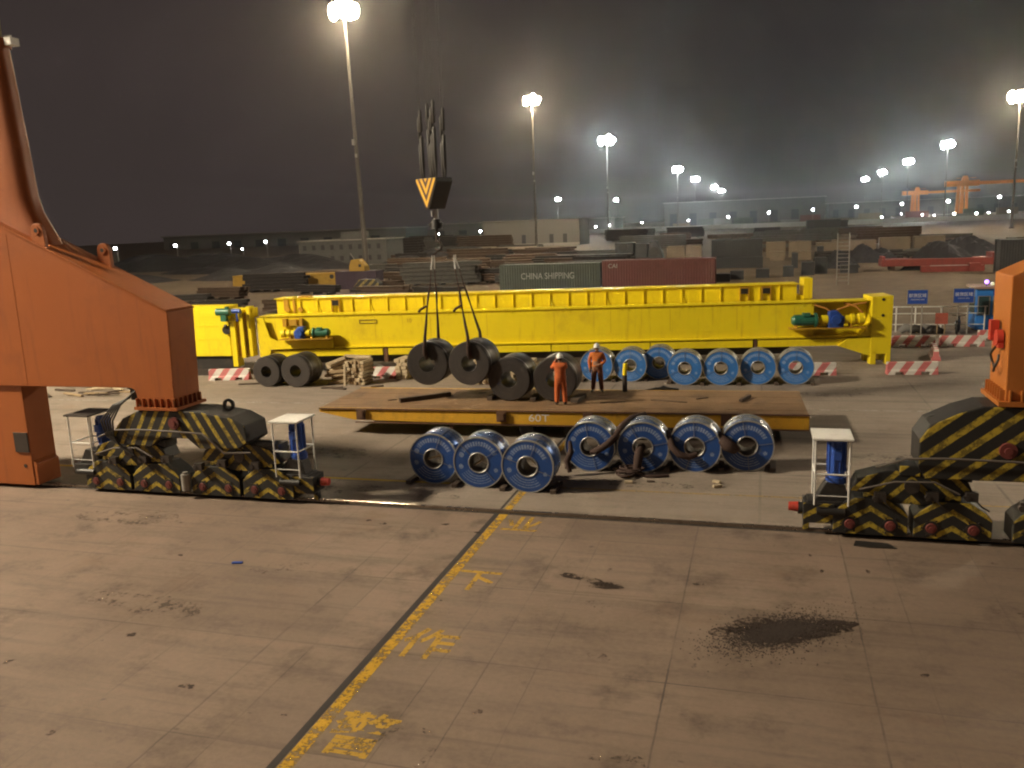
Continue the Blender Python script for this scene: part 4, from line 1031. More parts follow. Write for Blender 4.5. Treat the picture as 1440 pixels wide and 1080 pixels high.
for x, y, a, l in ((-19.4,35.4,.2,1.0),(-18.9,35.2,-.2,.7),(-17.3,35.9,.7,.6),(-24.2,36.0,.3,1.1)):
    plank('timber','flat board lying on the ground near the dunnage stack','timber',(x,y,.04),(l,.16,.06),M['darkwood'],a,group='loose boards by the dunnage stack')
for row in range(6):
    for j in range(9):
        plank('timber','pale squared timber in the stack behind the trailer coils','timber',(-13.0+j*.34+rg.uniform(-.05,.05),37.6+rg.uniform(-.15,.15),.1+row*.17),(.27,1.6,.15),M['paletimber'],rg.uniform(-.06,.06),0,0,'pale timbers behind the trailer coils')
for row in range(6):
    for j in range(2):
        plank('timber','pale squared timber in the small stack left of the hoisted coils','timber',(-17.0+j*.3+rg.uniform(-.04,.04),38.3,.1+row*.17),(.26,1.2,.15),M['paletimber'],rg.uniform(-.06,.06),0,0,'pale timbers left of the hoisted coils')
for i in range(16):
    plank('timber','weathered board in the litter of wood seen under the left crane beam','timber',(-33.5+rg.uniform(0,4.2),32.2+rg.uniform(0,2.2),.05+rg.uniform(0,.12)),(rg.uniform(.5,1.5),.16,.07),M[rg.choice(['paletimber','darkwood','wood'])],rg.uniform(-.6,.6),0,rg.uniform(-.08,.08),'wood litter under the left crane beam')

# ------------------------------------------------------------------ signs, fence, kiosk, motorbike
def sign(label, x, y, body, small):
    t = thing('road_sign', label, 'sign', (x,y,.004), R_(3))
    for sx in (-.25,.28):
        p = MB(); p.cyl((sx,0,0),(sx,0,2.6),.035,n=10); p.build('post', M['lampgrey'], t)
    b = MB(); b.b2(-.54,.54,-.07,-.04,1.82,2.64); b.build('panel', M['signblue'], t, (0,0,0), 0, .005)
    f = MB()
    for x0,x1,z0,z1 in ((-.56,.56,2.62,2.66),(-.56,.56,1.80,1.84),(-.56,-.52,1.84,2.62),(.52,.56,1.84,2.62)): f.b2(x0,x1,-.075,-.035,z0,z1)
    f.build('frame', M['lampgrey'], t)
    text('lettering', body, .235, M['signwhite'], t, (0,-.074,2.3), (PI/2,0,0), .002)
    text('lettering', small, .085, M['signwhite'], t, (0,-.074,2.08), (PI/2,0,0), .002)
sign('blue sign on two grey posts, the nearer to the yellow girder end', 8.52, 53.7, '卸货区域', 'UNLOADING AREA')
sign('blue sign on two grey posts, beside the blue kiosk', 11.02, 54.2, '装货区域', 'LOADING AREA')
fe = thing('railing','white post and rail fence behind the blue signs','fence',(7.2,55.2,.004))
b = MB()
for z in (.45,1.1,1.5): b.cyl((-6,0,z),(5.2,0,z),.028,n=8)
b.build('rail', M['white'], fe)
for x in (-6,-4.6,-3.2,-1.8,-.4,.45,1.5,2.9,4.3,5.2):
    p = MB(); p.cyl((x,0,0),(x,0,1.52),.04,n=8).b2(x-.12,x+.12,-.05,.05,1.49,1.53); p.build('post', M['white'], fe)
rs = thing('small_board','small faded red board on a thin post in front of the white railing','board',(9.9,54.0,.004))
b = MB(); b.b2(-.33,.33,-.03,0,.62,1.26); b.build('panel', M['redsign'], rs)
b = MB(); b.cyl((-.2,.03,0),(-.2,.03,1.2),.03,n=8).cyl((.2,.03,0),(.2,.03,1.2),.03,n=8); b.build('post', M['wood'], rs)
ki = thing('kiosk','blue guard kiosk with windows beside the right crane','kiosk',(13.2,56.4,.004))
b = MB(); b.b2(-1.25,1.25,-1.0,1.0,.1,2.5); b.build('wall', M['kioskblue'], ki, (0,0,0), 0, .02)
b = MB(); b.b2(-1.4,1.4,-1.15,1.15,2.5,2.62); M['kroof']=paint('kiosk_roof',(.35,.25,.2),.7); b.build('roof', M['kroof'], ki)
for x0, x1, nm in ((-1.15,-.55,'a'),(-.35,.25,'b'),(.45,1.1,'c')):
    w = MB(); w.b2(x0,x1,-1.03,-1.0,1.0,2.05); o = w.build('window', M['glass'], ki)
    f = MB()
    for a in (x0,x1): f.b2(a-.03,a+.03,-1.05,-1.0,.97,2.08)
    f.b2(x0,x1,-1.05,-1.0,.97,1.0).b2(x0,x1,-1.05,-1.0,2.05,2.08); f.build('window_frame', M['lampgrey'], o)
w = MB(); w.b2(-1.27,-1.25,-.7,.6,1.0,2.0); w.build('window', M['glass'], ki)
b = MB(); b.b2(-.4,.3,-1.04,-1.0,2.15,2.4); b.build('name_board', M['signblue'], ki)
vl = thing('warning_lamp','small violet lamp on the kiosk roof','lamp',(12.55,55.9,2.62))
b = MB(); b.cyl((0,0,0),(0,0,.12),.04,n=8); b.build('stem', M['black'], vl)
b = MB(); b.ball((0,0,.24),.12,8); b.build('bulb', emit('violet_lamp',(.35,.15,1.),4.), vl)
gl_ = MB(); gl_.ball((0,0,.13),.1,8); tag(gl_.build('warning_lamp', emit('yellow_lamp',(.9,.9,.4),.6), None, (12.85,55.9,2.62)), 'small pale yellow lamp beside the violet one on the kiosk roof','lamp')
mt = thing('motorbike','dark motorbike parked behind the posts of the right sign','motorbike',(10.9,54.7,.004),R_(75))
for x in (-.6,.6):
    w = MB(); w.lathe([(.22,-.05),(.29,-.05),(.30,0),(.29,.05),(.22,.05)], 20, Matrix.Translation((x,0,.3)) @ RX90, True, True); o = w.build('wheel', M['black'], mt)
    w = MB(); w.cyl((x,-.04,.3),(x,.04,.3),.22,n=16); w.build('rim', M['darksteel'], o)
b = MB(); b.tube([(-.6,0,.3),(-.2,0,.55),(.3,0,.62),(.42,0,.9)], [.06,.13,.14,.05]).box((-.02,0,.38),(.4,.26,.3)).tube([(.6,0,.3),(.42,0,.92)], .035); b.build('frame', M['black'], mt)
b = MB(); b.tube([(-.75,0,.75),(-.3,0,.74),(.05,0,.78)], [.08,.12,.08]); b.build('seat', M['black'], mt)
b = MB(); b.tube([(.4,-.35,1.0),(.42,0,.95),(.4,.35,1.0)], .02); b.build('handlebar', M['darksteel'], mt)
b = MB(); b.ball((.55,0,.88), .09, 8); b.build('headlight', M['silver'], mt)
for i, (x, y, s) in enumerate(((8.2,54.6,.35),(8.7,54.5,.3),(9.2,54.6,.32),(9.6,54.4,.25))):
    b = MB(); b.tube([(-.4,0,.1),(-.1,.05,s),(.2,0,s*.8),(.5,0,.12)], [.18,.26,.24,.15], 8)
    tag(b.build('tarpaulin_bundle', M['bldg'] if i % 2 == 0 else M['black'], None, (x,y,.004)), 'crumpled tarpaulin bundle lying at the foot of the white railing','bundle','tarpaulin bundles by the railing')

# ------------------------------------------------------------------ storage yard behind
def container(label, x0, x1, y, h, mat, group=None, depth=2.44, z0=.0, rz=0, letter=None):
    L = x1-x0; t = thing('shipping_container', label, 'container', (x0,y,z0), rz, group)
    b = MB(); n = max(6, int(L/.28)); pts = []
    for i in range(n):
        a = .14+i*(L-.28)/n; st = (L-.28)/n
        pts += [(a,0.0),(a+st*.3,0.0),(a+st*.5,.036),(a+st*.8,.036)]
    pts = [(.14,.0)]+pts+[(L-.14,0.0),(L-.14,depth),(.14,depth)]
    b.prism(pts, .15, h-.12, 'z'); b.build('side_panel', mat, t)
    f = MB()
    for x in (0,L-.15):
        for yy in (-.02,depth-.12): f.b2(x,x+.15,yy,yy+.15,0,h)
    for z in (0,h-.13):
        for yy in (-.018,depth-.12): f.b2(.15,L-.15,yy,yy+.13,z+.004,z+.126)
        for x in (0.004,L-.134): f.b2(x,x+.13,.13,depth-.12,z+.005,z+.125)
    f.b2(.15,L-.15,.1,depth-.1,h-.05,h-.02)
    f.build('corner_frame', mat, t)
    if letter: text('lettering', letter[0], letter[1], M['letterpale'], t, (letter[2],-.022,letter[3]), (PI/2,0,0), .004, letter[4], 1)
    return t
container('dull green shipping container with CHINA SHIPPING lettered along its side', -27.75, -16.6, 89.9, 2.85, M['contgreen'], None, letter=('CHINA SHIPPING',.95,5.4,1.55,.82))
container('maroon shipping container next to the green one, small white letters at its left end', -16.4, -4.75, 89.95, 3.05, M['contred'], None, letter=('CAI',.62,1.15,2.45,1.))
container('tall dark container-like crate right of the maroon container, upper of two', -7.0, -.2, 123, 2.4, M['contdark'], None, z0=1.5)
container('low dark container under the tall dark crate', -7.3, -.1, 122.6, 1.5, M['contdark'], None)
container('dark grey container block far off on the lit yard road', 13.2, 23.4, 295, 4.6, M['contdark'], None, depth=6)
container('low dark container right of the far grey block', 24.2, 31.5, 300, 2.0, M['contdark'], None, depth=5)
container('dark corrugated container at the right edge behind the right crane', 24.0, 30.2, 102, 3.6, M['contdark'], None)
GB = 'beige crates on the yard'
def crate(label, x0, x1, y, h, mat, z0=0, group=None, d=2.2):
    t = thing('crate', label, 'crate', (x0,y,z0), 0, group); L = x1-x0
    b = MB(); b.b2(0,L,0,d,0,h); b.build('panel', mat, t, (0,0,0), 0, .03)
    f = MB()
    k = max(2, int(L/1.2))
    for i in range(k+1): f.b2(i*L/k-.05,i*L/k+.05,-.05,0,0,h)
    f.b2(-.05,L+.05,-.07,0,h-.12,h); f.b2(-.05,L+.05,-.07,0,0,.12); f.build('batten', mat, t)
    return t
crate('beige crate beside the dark machinery, the left of a pair', -14.9,-12.2,140,2.7,M['contbeige'])
crate('beige crate beside the dark machinery, the right of a pair', -11.9,-9.6,140,2.8,M['contbeige'])
for i, (a, b_, y, h) in enumerate(((.4,3.4,150,2.6),(4.0,7.4,150,2.6),(8.4,13.4,152,2.2),(.9,3.0,140,1.4),(4.3,7.0,141,1.3),(8.6,11.5,142,1.2),(14.5,19,165,2.0),(20,25,168,2.2),(26,31,170,2.2),(12.5,16,175,1.8))):
    crate('brownish crate in the rows of stock between the dark crates and the red barge load', a, b_, y, h, M['contbeige'], 0, GB)
for i, (a, b_, y, h) in enumerate(((2.2,3.3,104,1.2),(4.3,5.6,106,1.5),(5.9,7.2,108,1.9),(-.8,.6,103,1.0),(-3.6,-2.2,101,1.0),(8.8,10.6,108,1.0),(3.6,4.3,120,2.0),(7.6,8.4,135,2.2),(-5,-3.6,98,.9))):
    crate('dark crate standing on the brown yard behind the tall yellow girder', a, b_, y, h, M['contdark'], 0, 'dark crates behind the girder')

def bundle(name, label, cat, x, y, L, n, rows, r, mat, rz=0, kind='pipe', group=None, z0=.25):
    b = MB(); rg = random.Random(int(x*31+y*7))
    for row in range(rows):
        for j in range(n-row if kind == 'pipe' else n):
            yy = (j+row*.5*(kind == 'pipe'))*r*2.05; zz = z0+r+row*r*(1.78 if kind == 'pipe' else 2.05); o = rg.uniform(-.4,.4)
            if kind == 'pipe': b.cyl((-L/2+o,yy,zz),(L/2+o,yy,zz),r,n=8)
            else:
                b.b2(-L/2+o,L/2+o,yy-r*.85,yy+r*.85,zz+r*.7,zz+r*.95).b2(-L/2+o,L/2+o,yy-r*.85,yy+r*.85,zz-r*.95,zz-r*.7).b2(-L/2+o,L/2+o,yy-r*.12,yy+r*.12,zz-r*.7,zz+r*.7)
    for k in (-.35,0,.35): b.b2(k*L-.1,k*L+.1,-r,n*r*2.05,0,z0)
    return tag(b.build(name, mat, None, (x,y,0), rz), label, cat, group)
rg = random.Random(77)
M['steelA'] = paint('rusty_stock_steel', (.085,.055,.036), .8, .2, var=.4, da=.5, ds=1)
M['steelB'] = paint('grey_stock_steel', (.10,.095,.085), .7, .3, var=.3, da=.5, ds=1)
M['steelC'] = paint('pale_stock_pipe', (.33,.27,.2), .6, .2, var=.25, da=.4, ds=1)
M['steelD'] = paint('dark_stock_steel', (.035,.03,.028), .8, .2, var=.4, da=.4, ds=1)
GP = 'bundles of stock steel in the dark yard'
for i in range(74):
    y = rg.uniform(93, 185); x = -60+(y-93)*-.18+rg.uniform(0,42+(y-93)*.12)
    if -29 < x < -2 and y < 97: y += 14
    k = rg.choice(['pipe','beam','beam']); m = M[rg.choice(['steelA','steelB','steelD','steelA','steelD'])]
    bundle('steel_bundle','dark bundle of steel sections laid out between the mast and the green container','steel bundle',x,y,rg.uniform(5,11),rg.randint(3,7),rg.randint(2,5),rg.uniform(.13,.26),m,rg.uniform(-.25,.25),k,GP)
for x, y, L in ((-70,197,16),(-56,190,13),(-48,183,10)):
    bundle('pipe_bundle','long pale pipes lying on the dark steel stock below the white shed','pipes',x,y,L,4,2,.2,M['steelC'],.06,'pipe','long pale pipes by the white shed',1.2)
for i in range(30):
    y = rg.uniform(128, 240); x = rg.uniform(-2, 44)*(y/150)
    bundle('steel_bundle','low bundle of brown steel stock on the lit right side of the yard','steel bundle',x,y,rg.uniform(5,12),rg.randint(3,6),rg.randint(1,3),rg.uniform(.14,.25),M[rg.choice(['steelA','steelB','steelD'])],rg.uniform(-.15,.15),rg.choice(['pipe','beam']),'brown steel bundles on the right of the yard')
for i in range(34):
    y = rg.uniform(190, 330); x = -120+rg.uniform(0,150)
    bundle('steel_bundle','distant dark bundle of stock in front of the white shed and far road','steel bundle',x,y,rg.uniform(8,18),rg.randint(4,8),rg.randint(3,7),rg.uniform(.2,.32),M[rg.choice(['steelA','steelD','steelB'])],rg.uniform(-.15,.15),'beam','distant stock bundles')
for i in range(16):
    y = rg.uniform(66, 96); x = rg.uniform(-75,-32)
    bundle('steel_bundle','dark low bundle of scrap sections behind the left end of the yellow girders','steel bundle',x,y,rg.uniform(3,7),rg.randint(3,6),rg.randint(1,3),rg.uniform(.12,.2),M[rg.choice(['steelA','steelD'])],rg.uniform(-.4,.4),'beam','low scrap bundles on the left')
# dull yellow box girder, dark boxes, little cab and striped counterweight on the left
yb = thing('box_girder','dull yellow box girder lying on blocks far behind on the left','girder',(-67.7,99,0),.01)
b = MB(); b.prism([(0,.5),(15.2,.35),(15.7,.9),(15.5,2.0),(.1,1.75)], 0,1.6,'y'); b.build('web', M['fargird'], yb)
b = MB(); b.b2(.1,15.5,-.1,1.7,1.76,1.86); 
for x in (1.6,2.1,2.5): b.cyl((x,-.02,1.2),(x,0.,1.2),.18,n=10)
b.build('top_flange', M['fargird'], yb)
b = MB()
for x in (1.5,7,13.5): b.b2(x-.3,x+.3,.1,1.5,0,.4)
b.build('support_block', M['darkwood'], yb)
b = MB(); b.cyl((14.6,-.02,1.5),(14.6,.02,1.5),.3,n=14); b.build('opening', M['black'], yb)
M['purple'] = paint('dark_violet_crate', (.05,.03,.05), .7)
crate('dark violet box between the dull yellow girder and the lamp mast', -51.4,-45.9,97,2.2,M['purple'])
cb_ = thing('machine_cab','small yellow cab on top of the dark violet box','cab',(-49.6,97.2,2.2))
b = MB(); b.prism([(0,0),(2.2,0),(2.1,.6),(1.3,1.5),(.35,1.4),(.05,.7)], 0,1.4,'y'); b.build('cab_body', M['fargird'], cb_, (0,0,0), 0, .05)
b = MB(); b.b2(1.35,1.7,-.02,0,.5,.85); b.build('window', M['black'], cb_)
b = MB(); b.cyl((.6,.5,1.4),(.1,.5,2.2),.04,n=6); b.build('aerial', M['lampgrey'], cb_)
M['strfar'] = stripes('far_counterweight_stripes', 0, -.9, .9, .45, (.03,.026,.024), (.35,.26,.06))
cw = MB(); cw.prism([(0,0),(3.4,0),(3.4,1.0),(2.9,1.5),(.9,1.5),(0,.5)], 0,1.2,'y'); tag(cw.build('counterweight', M['strfar'], None, (-46.4,91.5,0)), 'low block with slanting yellow stripes at the foot of the near lamp mast', 'counterweight')
# dark machinery
mc = thing('dark_machine','dark heap of machinery behind the maroon container','machine',(-25,150,0))
b = MB(); b.b2(0,3.2,0,3,0,3.2).b2(3.4,5.6,.5,2.5,0,3.0).prism([(5.6,0),(8.4,0),(8.0,1.6),(7.2,3.4),(6,3.2)], .2,2.6,'y'); b.build('housing', M['contdark'], mc, (0,0,0), 0, .1)
b = MB(); b.cyl((1.5,-.1,2.4),(1.5,0,2.4),.8,n=14).cyl((6.8,.1,1.5),(6.8,.2,1.5),.9,n=14); b.build('flywheel', M['black'], mc)
def heap(name, label, x, y, rx, ry, h, mat, seed, group=None):
    rg = random.Random(seed); nx, ny = 22, 12; vs = []; fs = []
    ph = [(rg.uniform(.5,2.6),rg.uniform(.5,2.6),rg.uniform(0,6)) for _ in range(7)]
    for j in range(ny+1):
        for i in range(nx+1):
            u = i/nx*2-1; v = j/ny*2-1; d = min(1, math.hypot(u, v)); e = max(0, 1-d**2.2)
            w = 1+.22*sum(math.sin(a*3*u+b_*3*v+c) for a, b_, c in ph)/2
            vs.append((u*rx, v*ry, max(0,h*e*w)+rg.uniform(-.04,.04)*h*(e > 0)-(.02 if e == 0 else 0)))
    for j in range(ny):
        for i in range(nx): a = j*(nx+1)+i; fs.append((a,a+1,a+nx+2,a+nx+1))
    b = MB(); b.add(vs, fs, False); return tag(b.build(name, mat, None, (x,y,0)), label, 'heap', group)
fb = thing('barge_bed','long dull red steel bed carrying dark cargo on the right of the yard','flatbed',(13.4,110,0),.0)
b = MB(); b.b2(0,12.3,0,3,.55,1.35).b2(.1,.4,0,3,1.35,1.7).b2(11.7,12.3,0,3,1.35,1.9); b.build('bed', M['flatred'], fb, (0,0,0), 0, .02)
b = MB()
for x in (1,5.5,10.5): b.b2(x,x+.5,.2,2.8,0,.55)
b.build('support_block', M['darkwood'], fb)
fb2 = thing('red_beam','shorter red beam with a silver highlight strip on top, in front of the red steel bed','beam',(17.2,106.5,0))
b = MB(); b.b2(0,6.4,0,1.0,.05,.7).b2(4.9,6.0,-.1,1.1,.05,.95); b.build('beam_body', M['flatred'], fb2)
b = MB(); b.b2(.9,4.8,.1,.3,.7,.78); b.build('rail', M['silver'], fb2)  # silver strip laid on as the bright highlight along the beam
heap('cargo_heap','black bulk cargo heaped on the red steel bed',20.2,111.5,4.6,1.3,2.4,M['coal'],4)
heap('cargo_heap','black heap at the far right above the red steel bed',27,133,6,4,2.7,M['coal'],5)
heap('cargo_heap','black heap left of the red steel bed',14.5,131,3.8,3,1.9,M['coal'],6)
heap('cargo_heap','dark low heap behind the lattice ladder',9.5,119,2.5,2,1.6,M['coal'],8)
for i, (x, y, rx, h) in enumerate(((-95,150,22,2.6),(-125,165,26,3.2),(-80,128,14,1.8),(-112,120,18,1.9),(-66,178,15,2.4),(-62,150,9,1.8))):
    heap('ore_heap','dark ore heap on the unlit left side of the yard', x, y, rx, 9, h, M['coal'], 20+i, 'dark ore heaps on the left')
# lattice ladder
ld = thing('ladder','tall pale steel ladder standing behind the yellow girders','ladder',(7.0,91,0))
b = MB()
for x in (0,1.1):
    b.cyl((x,0,0),(x,.2,5.1),.05,n=8)
b.build('stringer', M['lampgrey'], ld)
b = MB()
for k in range(12): b.cyl((0,.04*k*.4,.4+k*.38),(1.1,.04*k*.4,.4+k*.38),.032,n=6)
b.build('rung', M['lampgrey'], ld)
# buildings
sh = thing('shed','long pale white shed with dark doors in the middle distance','building',(-85,260,0),-.02)
b = MB(); b.b2(0,31,0,14,0,7.8); b.build('wall', M['bldg'], sh)
b = MB(); b.prism([(-.4,7.8),(31.4,7.8),(31.4,8.0),(-.4,8.2)], -.4,14.4,'y'); b.build('roof', M['bldg'], sh)
for x in (5.3,12.6,21.5,25.8):
    d = MB(); d.b2(x,x+1.3,-.06,0,0,3.6); d.build('door', M['bldgdark'] if x < 13 else M['contdark'], sh)
b = MB(); b.b2(0,31,-.08,0,0,.9); b.build('plinth', M['concrete'], sh)
ho = thing('office_building','dim office block with a stair tower on its roof, left of the lamp mast','building',(-94.5,163,0),.03)
b = MB(); b.b2(0,20,0,9,0,5.1); b.build('wall', M['bldgfaint'], ho)
b = MB(); b.b2(-.3,20.3,-.3,9.3,5.1,5.3); b.build('roof', M['concrete'], ho)
b = MB(); b.b2(9,13.5,2,6,5.3,6.9); b.build('stair_tower', M['bldgfaint'], ho)
for z in (1.0,3.3):
    for k in range(9):
        w = MB(); w.b2(1+k*2.1,1.8+k*2.1,-.05,0,z,z+1.0); w.build('window', M['contdark'], ho)
def shed(label, x, y, L, h, d=20, m='bldg'):
    t = thing('warehouse', label, 'building', (x,y,0)); b = MB(); b.b2(0,L,0,d,0,h); b.build('wall', M[m], t)
    r = MB(); r.prism([(-1,h),(L+1,h),(L+1,h+.6),(-1,h+.6)], -1, d+1, 'y'); r.build('roof', M['concrete'], t)
    n = int(L/14); 
    for k in range(n):
        w = MB(); w.b2(4+k*14,9+k*14,-.1,0,0,h*.55); w.build('door', M['bldgdark'], t)
shed('faint long warehouse beyond the far lit road', -70, 640, 110, 17, 40, 'bldgfaint')
shed('faint low warehouse on the left horizon', -330, 420, 150, 7, 30)
shed('hazy warehouse on the right horizon behind the far cranes', 60, 900, 260, 14, 40, 'bldgfaint')
shed('low warehouse far behind the white shed', -190, 480, 110, 8, 30)
M['wallfar'] = paint('far_yard_wall', (.4,.38,.34), .9)
fw = MB(); fw.b2(-130,420,0,.4,0,2.4)
for i in range(56): fw.b2(-130+i*10,-129.4+i*10,-.15,0,0,2.6)
tag(fw.build('yard_wall', M['wallfar'], None, (0,470,0)), 'long pale wall along the far side of the lit yard road', 'wall')
rg = random.Random(55)
for i in range(26):
    x = -60+i*14+rg.uniform(-4,4); y = rg.uniform(520,640)
    container('tiny far container of the hazy rows beyond the wall', x, x+12, y, 2.6*rg.randint(1,2), M[rg.choice(['contgreen','contred','contbeige','bldg'])], 'far container rows')
# far gantry cranes
def gantry(label, x, y, h, s, M_):
    t = thing('gantry_crane', label, 'crane', (x,y,0), 0, None)
    b = MB()
    for yy in (0, 14): b.prism([(-2.6*s,0),(-.8*s,0),(-.2*s,h),(-2.0*s,h)], yy, yy+1.6,'y'); b.prism([(.8*s,0),(2.4*s,0),(1.8*s,h),(.2*s,h)], yy, yy+1.6,'y')
    b.build('leg', M_, t)
    b = MB(); b.b2(-11*s,8*s,0,3.5,h-3.2*s,h+.2); b.build('machinery_house', M_, t)
    b = MB(); b.b2(8*s,46*s,.6,2.8,h-2.3*s,h-.6*s).b2(8*s,46*s,12.6,14.8,h-2.3*s,h-.6*s); b.build('boom', M_, t)
    b = MB(); b.prism([(-2*s,h+.2),(2.2*s,h+.2),(1.2*s,h+3*s),(-1*s,h+3*s)], 0, 3, 'y').b2(-5*s,6*s,-.3,0,h+1.6*s,h+1.8*s); b.build('top_frame', M_, t)
    return t
M['farorange'] = paint('far_crane_orange', (.85,.27,.05), .6, da=.2)
gantry('distant orange gantry crane, the smaller and left of two on the right horizon', 113, 735, 19.8, .95, M['farorange'])
gantry('distant orange gantry crane, the larger and right of two on the right horizon', 142, 715, 25.2, 1.2, M['farorange'])

# ------------------------------------------------------------------ lamp masts
M['mastpole'] = paint('mast_pole_grey', (.13,.115,.10), .7, .1)
def mast(x, y, col, emat, label, power, h=38., group='tall floodlight masts', n=10, lean=0.):
    q = 1.0 if y < 250 else 1.5
    t = thing('floodlight_mast', label, 'lamp mast', (x,y,0), 0, group)
    t.rotation_euler = (0, lean, 0)
    b = MB(); b.cyl((0,0,0),(0,0,h-.4),.42,.17,16).cyl((0,0,0),(0,0,.4),.7,n=12)
    b.build('pole', M['mastpole'], t)
    b = MB(); b.box((-.1,-.45,h*.52),(.35,.5,.8)).box((.1,-.42,h*.47),(.3,.3,.5)); b.build('junction_box', M['lampgrey'], t)
    b = MB(); b.lathe([(1.35,-.1),(1.5,-.1),(1.5,.1),(1.35,.1)], 24, Matrix.Translation((0,0,h+.35)), False, True).cyl((0,0,h-.4),(0,0,h+.9),.2,.06,10)
    for k in range(4): a = k*PI/2; b.cyl((0,0,h+.35),(1.4*math.cos(a),1.4*math.sin(a),h+.35),.05,n=6)
    b.build('head_frame', M['lampgrey'], t)
    for k in range(n):
        a = 2*PI*k/n+.2
        L = MB(); L.cyl((.9*q*math.cos(a),.9*q*math.sin(a),h+.6),(1.5*q*math.cos(a),1.5*q*math.sin(a),h+.35),.25*q,.62*q,12); o = L.build('lamp_housing', M['lampgrey'], t)
        g = MB(); g.ball((1.55*q*math.cos(a),1.55*q*math.sin(a),h+.1-.3*(k % 2)), (.66*q,.66*q,(.62+.3*(k % 3))*q), 7); g.build('lamp_glass_glare', emat, o)  # glass swollen into balls so each lamp reads as a round glare
    if power:
        ld_ = bpy.data.lights.new('lamp_light','POINT'); ld_.energy = power; ld_.color = col; ld_.shadow_soft_size = 2.2
        lo = bpy.data.objects.new('lamp_light', ld_); COL.objects.link(lo); lo.parent = t; lo.location = (0,0,h-1.2)
    return t
WARM = (1., .77, .5); MIDW = (1., .85, .62); COOL = (.84, 1., .97)
EW = emit('lamp_glass_warm', (1.,.84,.58), 260.); EC = emit('lamp_glass_cool', (.86,.97,1.), 320.)
KEY = dict(P=POWER_KEY)
mast(-57.7, 7.0, MIDW, EW, 'floodlight mast beyond the left crane, out of the picture, that lights the quay', KEY['P'])
mast(-56.9, 117.4, WARM, EW, 'tallest floodlight mast, its whole pole in view, warm lamps at the top', 52000, lean=-.022)
mast(-57.4, 220, WARM, EW, 'second floodlight mast of the row, warm lamps above the white shed', 60000)
mast(-60., 345, COOL, EC, 'third floodlight mast of the row, cool white lamps', 45000)
mast(-55.2, 586, COOL, EC, 'fourth floodlight mast of the row, above the hazy warehouse', 36000)
mast(-56.6, 758, COOL, EC, 'fifth floodlight mast of the row, right of the fourth', 0)
mast(-53.3, 992, COOL, EC, 'floodlight mast with lamps overlapping the next, upper of the far pair', 0)
mast(-52.8, 1149, COOL, EC, 'floodlight mast with lamps overlapping the last, lower of the far pair', 40000)
mast(-277, 1190, COOL, EC, 'far floodlight mast rising behind the white shed', 0)
mast(-230, 1400, COOL, EC, 'far floodlight mast right of the white shed', 0)
mast(55., 95., MIDW, EW, 'unseen floodlight mast added at the right, out of the picture, to fill the shadows', 125000)  # unseen mast added to fill the shadows from the right
mast(71.1, 291.4, WARM, EW, 'floodlight mast at the right edge with a warm lamp head', 40000)
mast(88.6, 491, COOL, EC, 'floodlight mast of the right row, the highest of four cool ones', 26000)
mast(93.2, 647, COOL, EC, 'floodlight mast of the right row, second of four cool ones', 50000)
mast(96.3, 809, COOL, EC, 'floodlight mast of the right row, third of four cool ones', 30000)
mast(99.9, 975, COOL, EC, 'floodlight mast of the right row, lowest of four cool ones', 0)
ES = emit('street_lamp_glow', (.95,.97,1.), 60.); EG = emit('green_lamp_glow', (.1,1.,.7), 9.); EB = emit('blue_sign_glow', (.25,.35,1.), .5)
def street_lamp(x, y, z, em, label, r, group):
    t = thing('street_lamp', label, 'lamp', (x,y,0), 0, group)
    b = MB(); b.cyl((0,0,0),(0,0,z),.09,.06,8).cyl((0,0,z),(.0,-.7,z+.12),.05,n=6); b.build('pole', M['lampgrey'], t)
    b = MB(); b.ball((0,-.7,z), (r,r,r*.8), 6); b.build('lamp_globe', em, t)
SL = [(-146.7,170,5.1,.35),(-153,200,4.9,.4),(-156.7,230,4.6,.42),(-153.6,232,2.8,.25),(-150.3,240,4.6,.42),(-98.5,210,2.8,.22),(-127,330,4.2,.5),(-99,300,4.9,.4),(-87.4,420,3.3,.4),(-84.9,450,3.8,.4),
      (-82.9,480,4.,.5),(-70,520,4.7,.4),(-41.3,500,5.,.4),(-18.6,480,6.2,.6),(2.1,460,7.6,.55),(22.7,450,8.1,.55),(40.5,430,8.6,.6),(58.4,420,9.,.55),(73.3,400,9.3,.6),(90,390,10.1,.6)]
for x, y, z, r in SL: street_lamp(x, y, z, ES, 'small white street lamp, one of the many dots along the dark horizon', r, 'street lamps along the horizon')
street_lamp(-115.5, 260, 3.3, EG, 'small green lamp right of the near lamp mast', .45, None)
ns = thing('neon_sign','small dim blue lit sign in the dark yard behind the hook block','sign',(-88,250,0))
b = MB(); b.cyl((0,0,0),(0,0,2),.1,n=6); b.build('post', M['lampgrey'], ns)
b = MB(); b.b2(-1.3,1.3,-.1,.1,1.3,3.2); b.build('panel', EB, ns)
# rows of small lights on the far quay under the gantry cranes
rg = random.Random(8)
for i in range(14):
    x = 62+i*8.5+rg.uniform(-2,2); street_lamp(x, 500+rg.uniform(-8,8), rg.uniform(2.6,4.2), ES, 'tiny white light in the string below the distant orange cranes', rg.uniform(.25,.5), 'string of tiny lights below the far cranes')

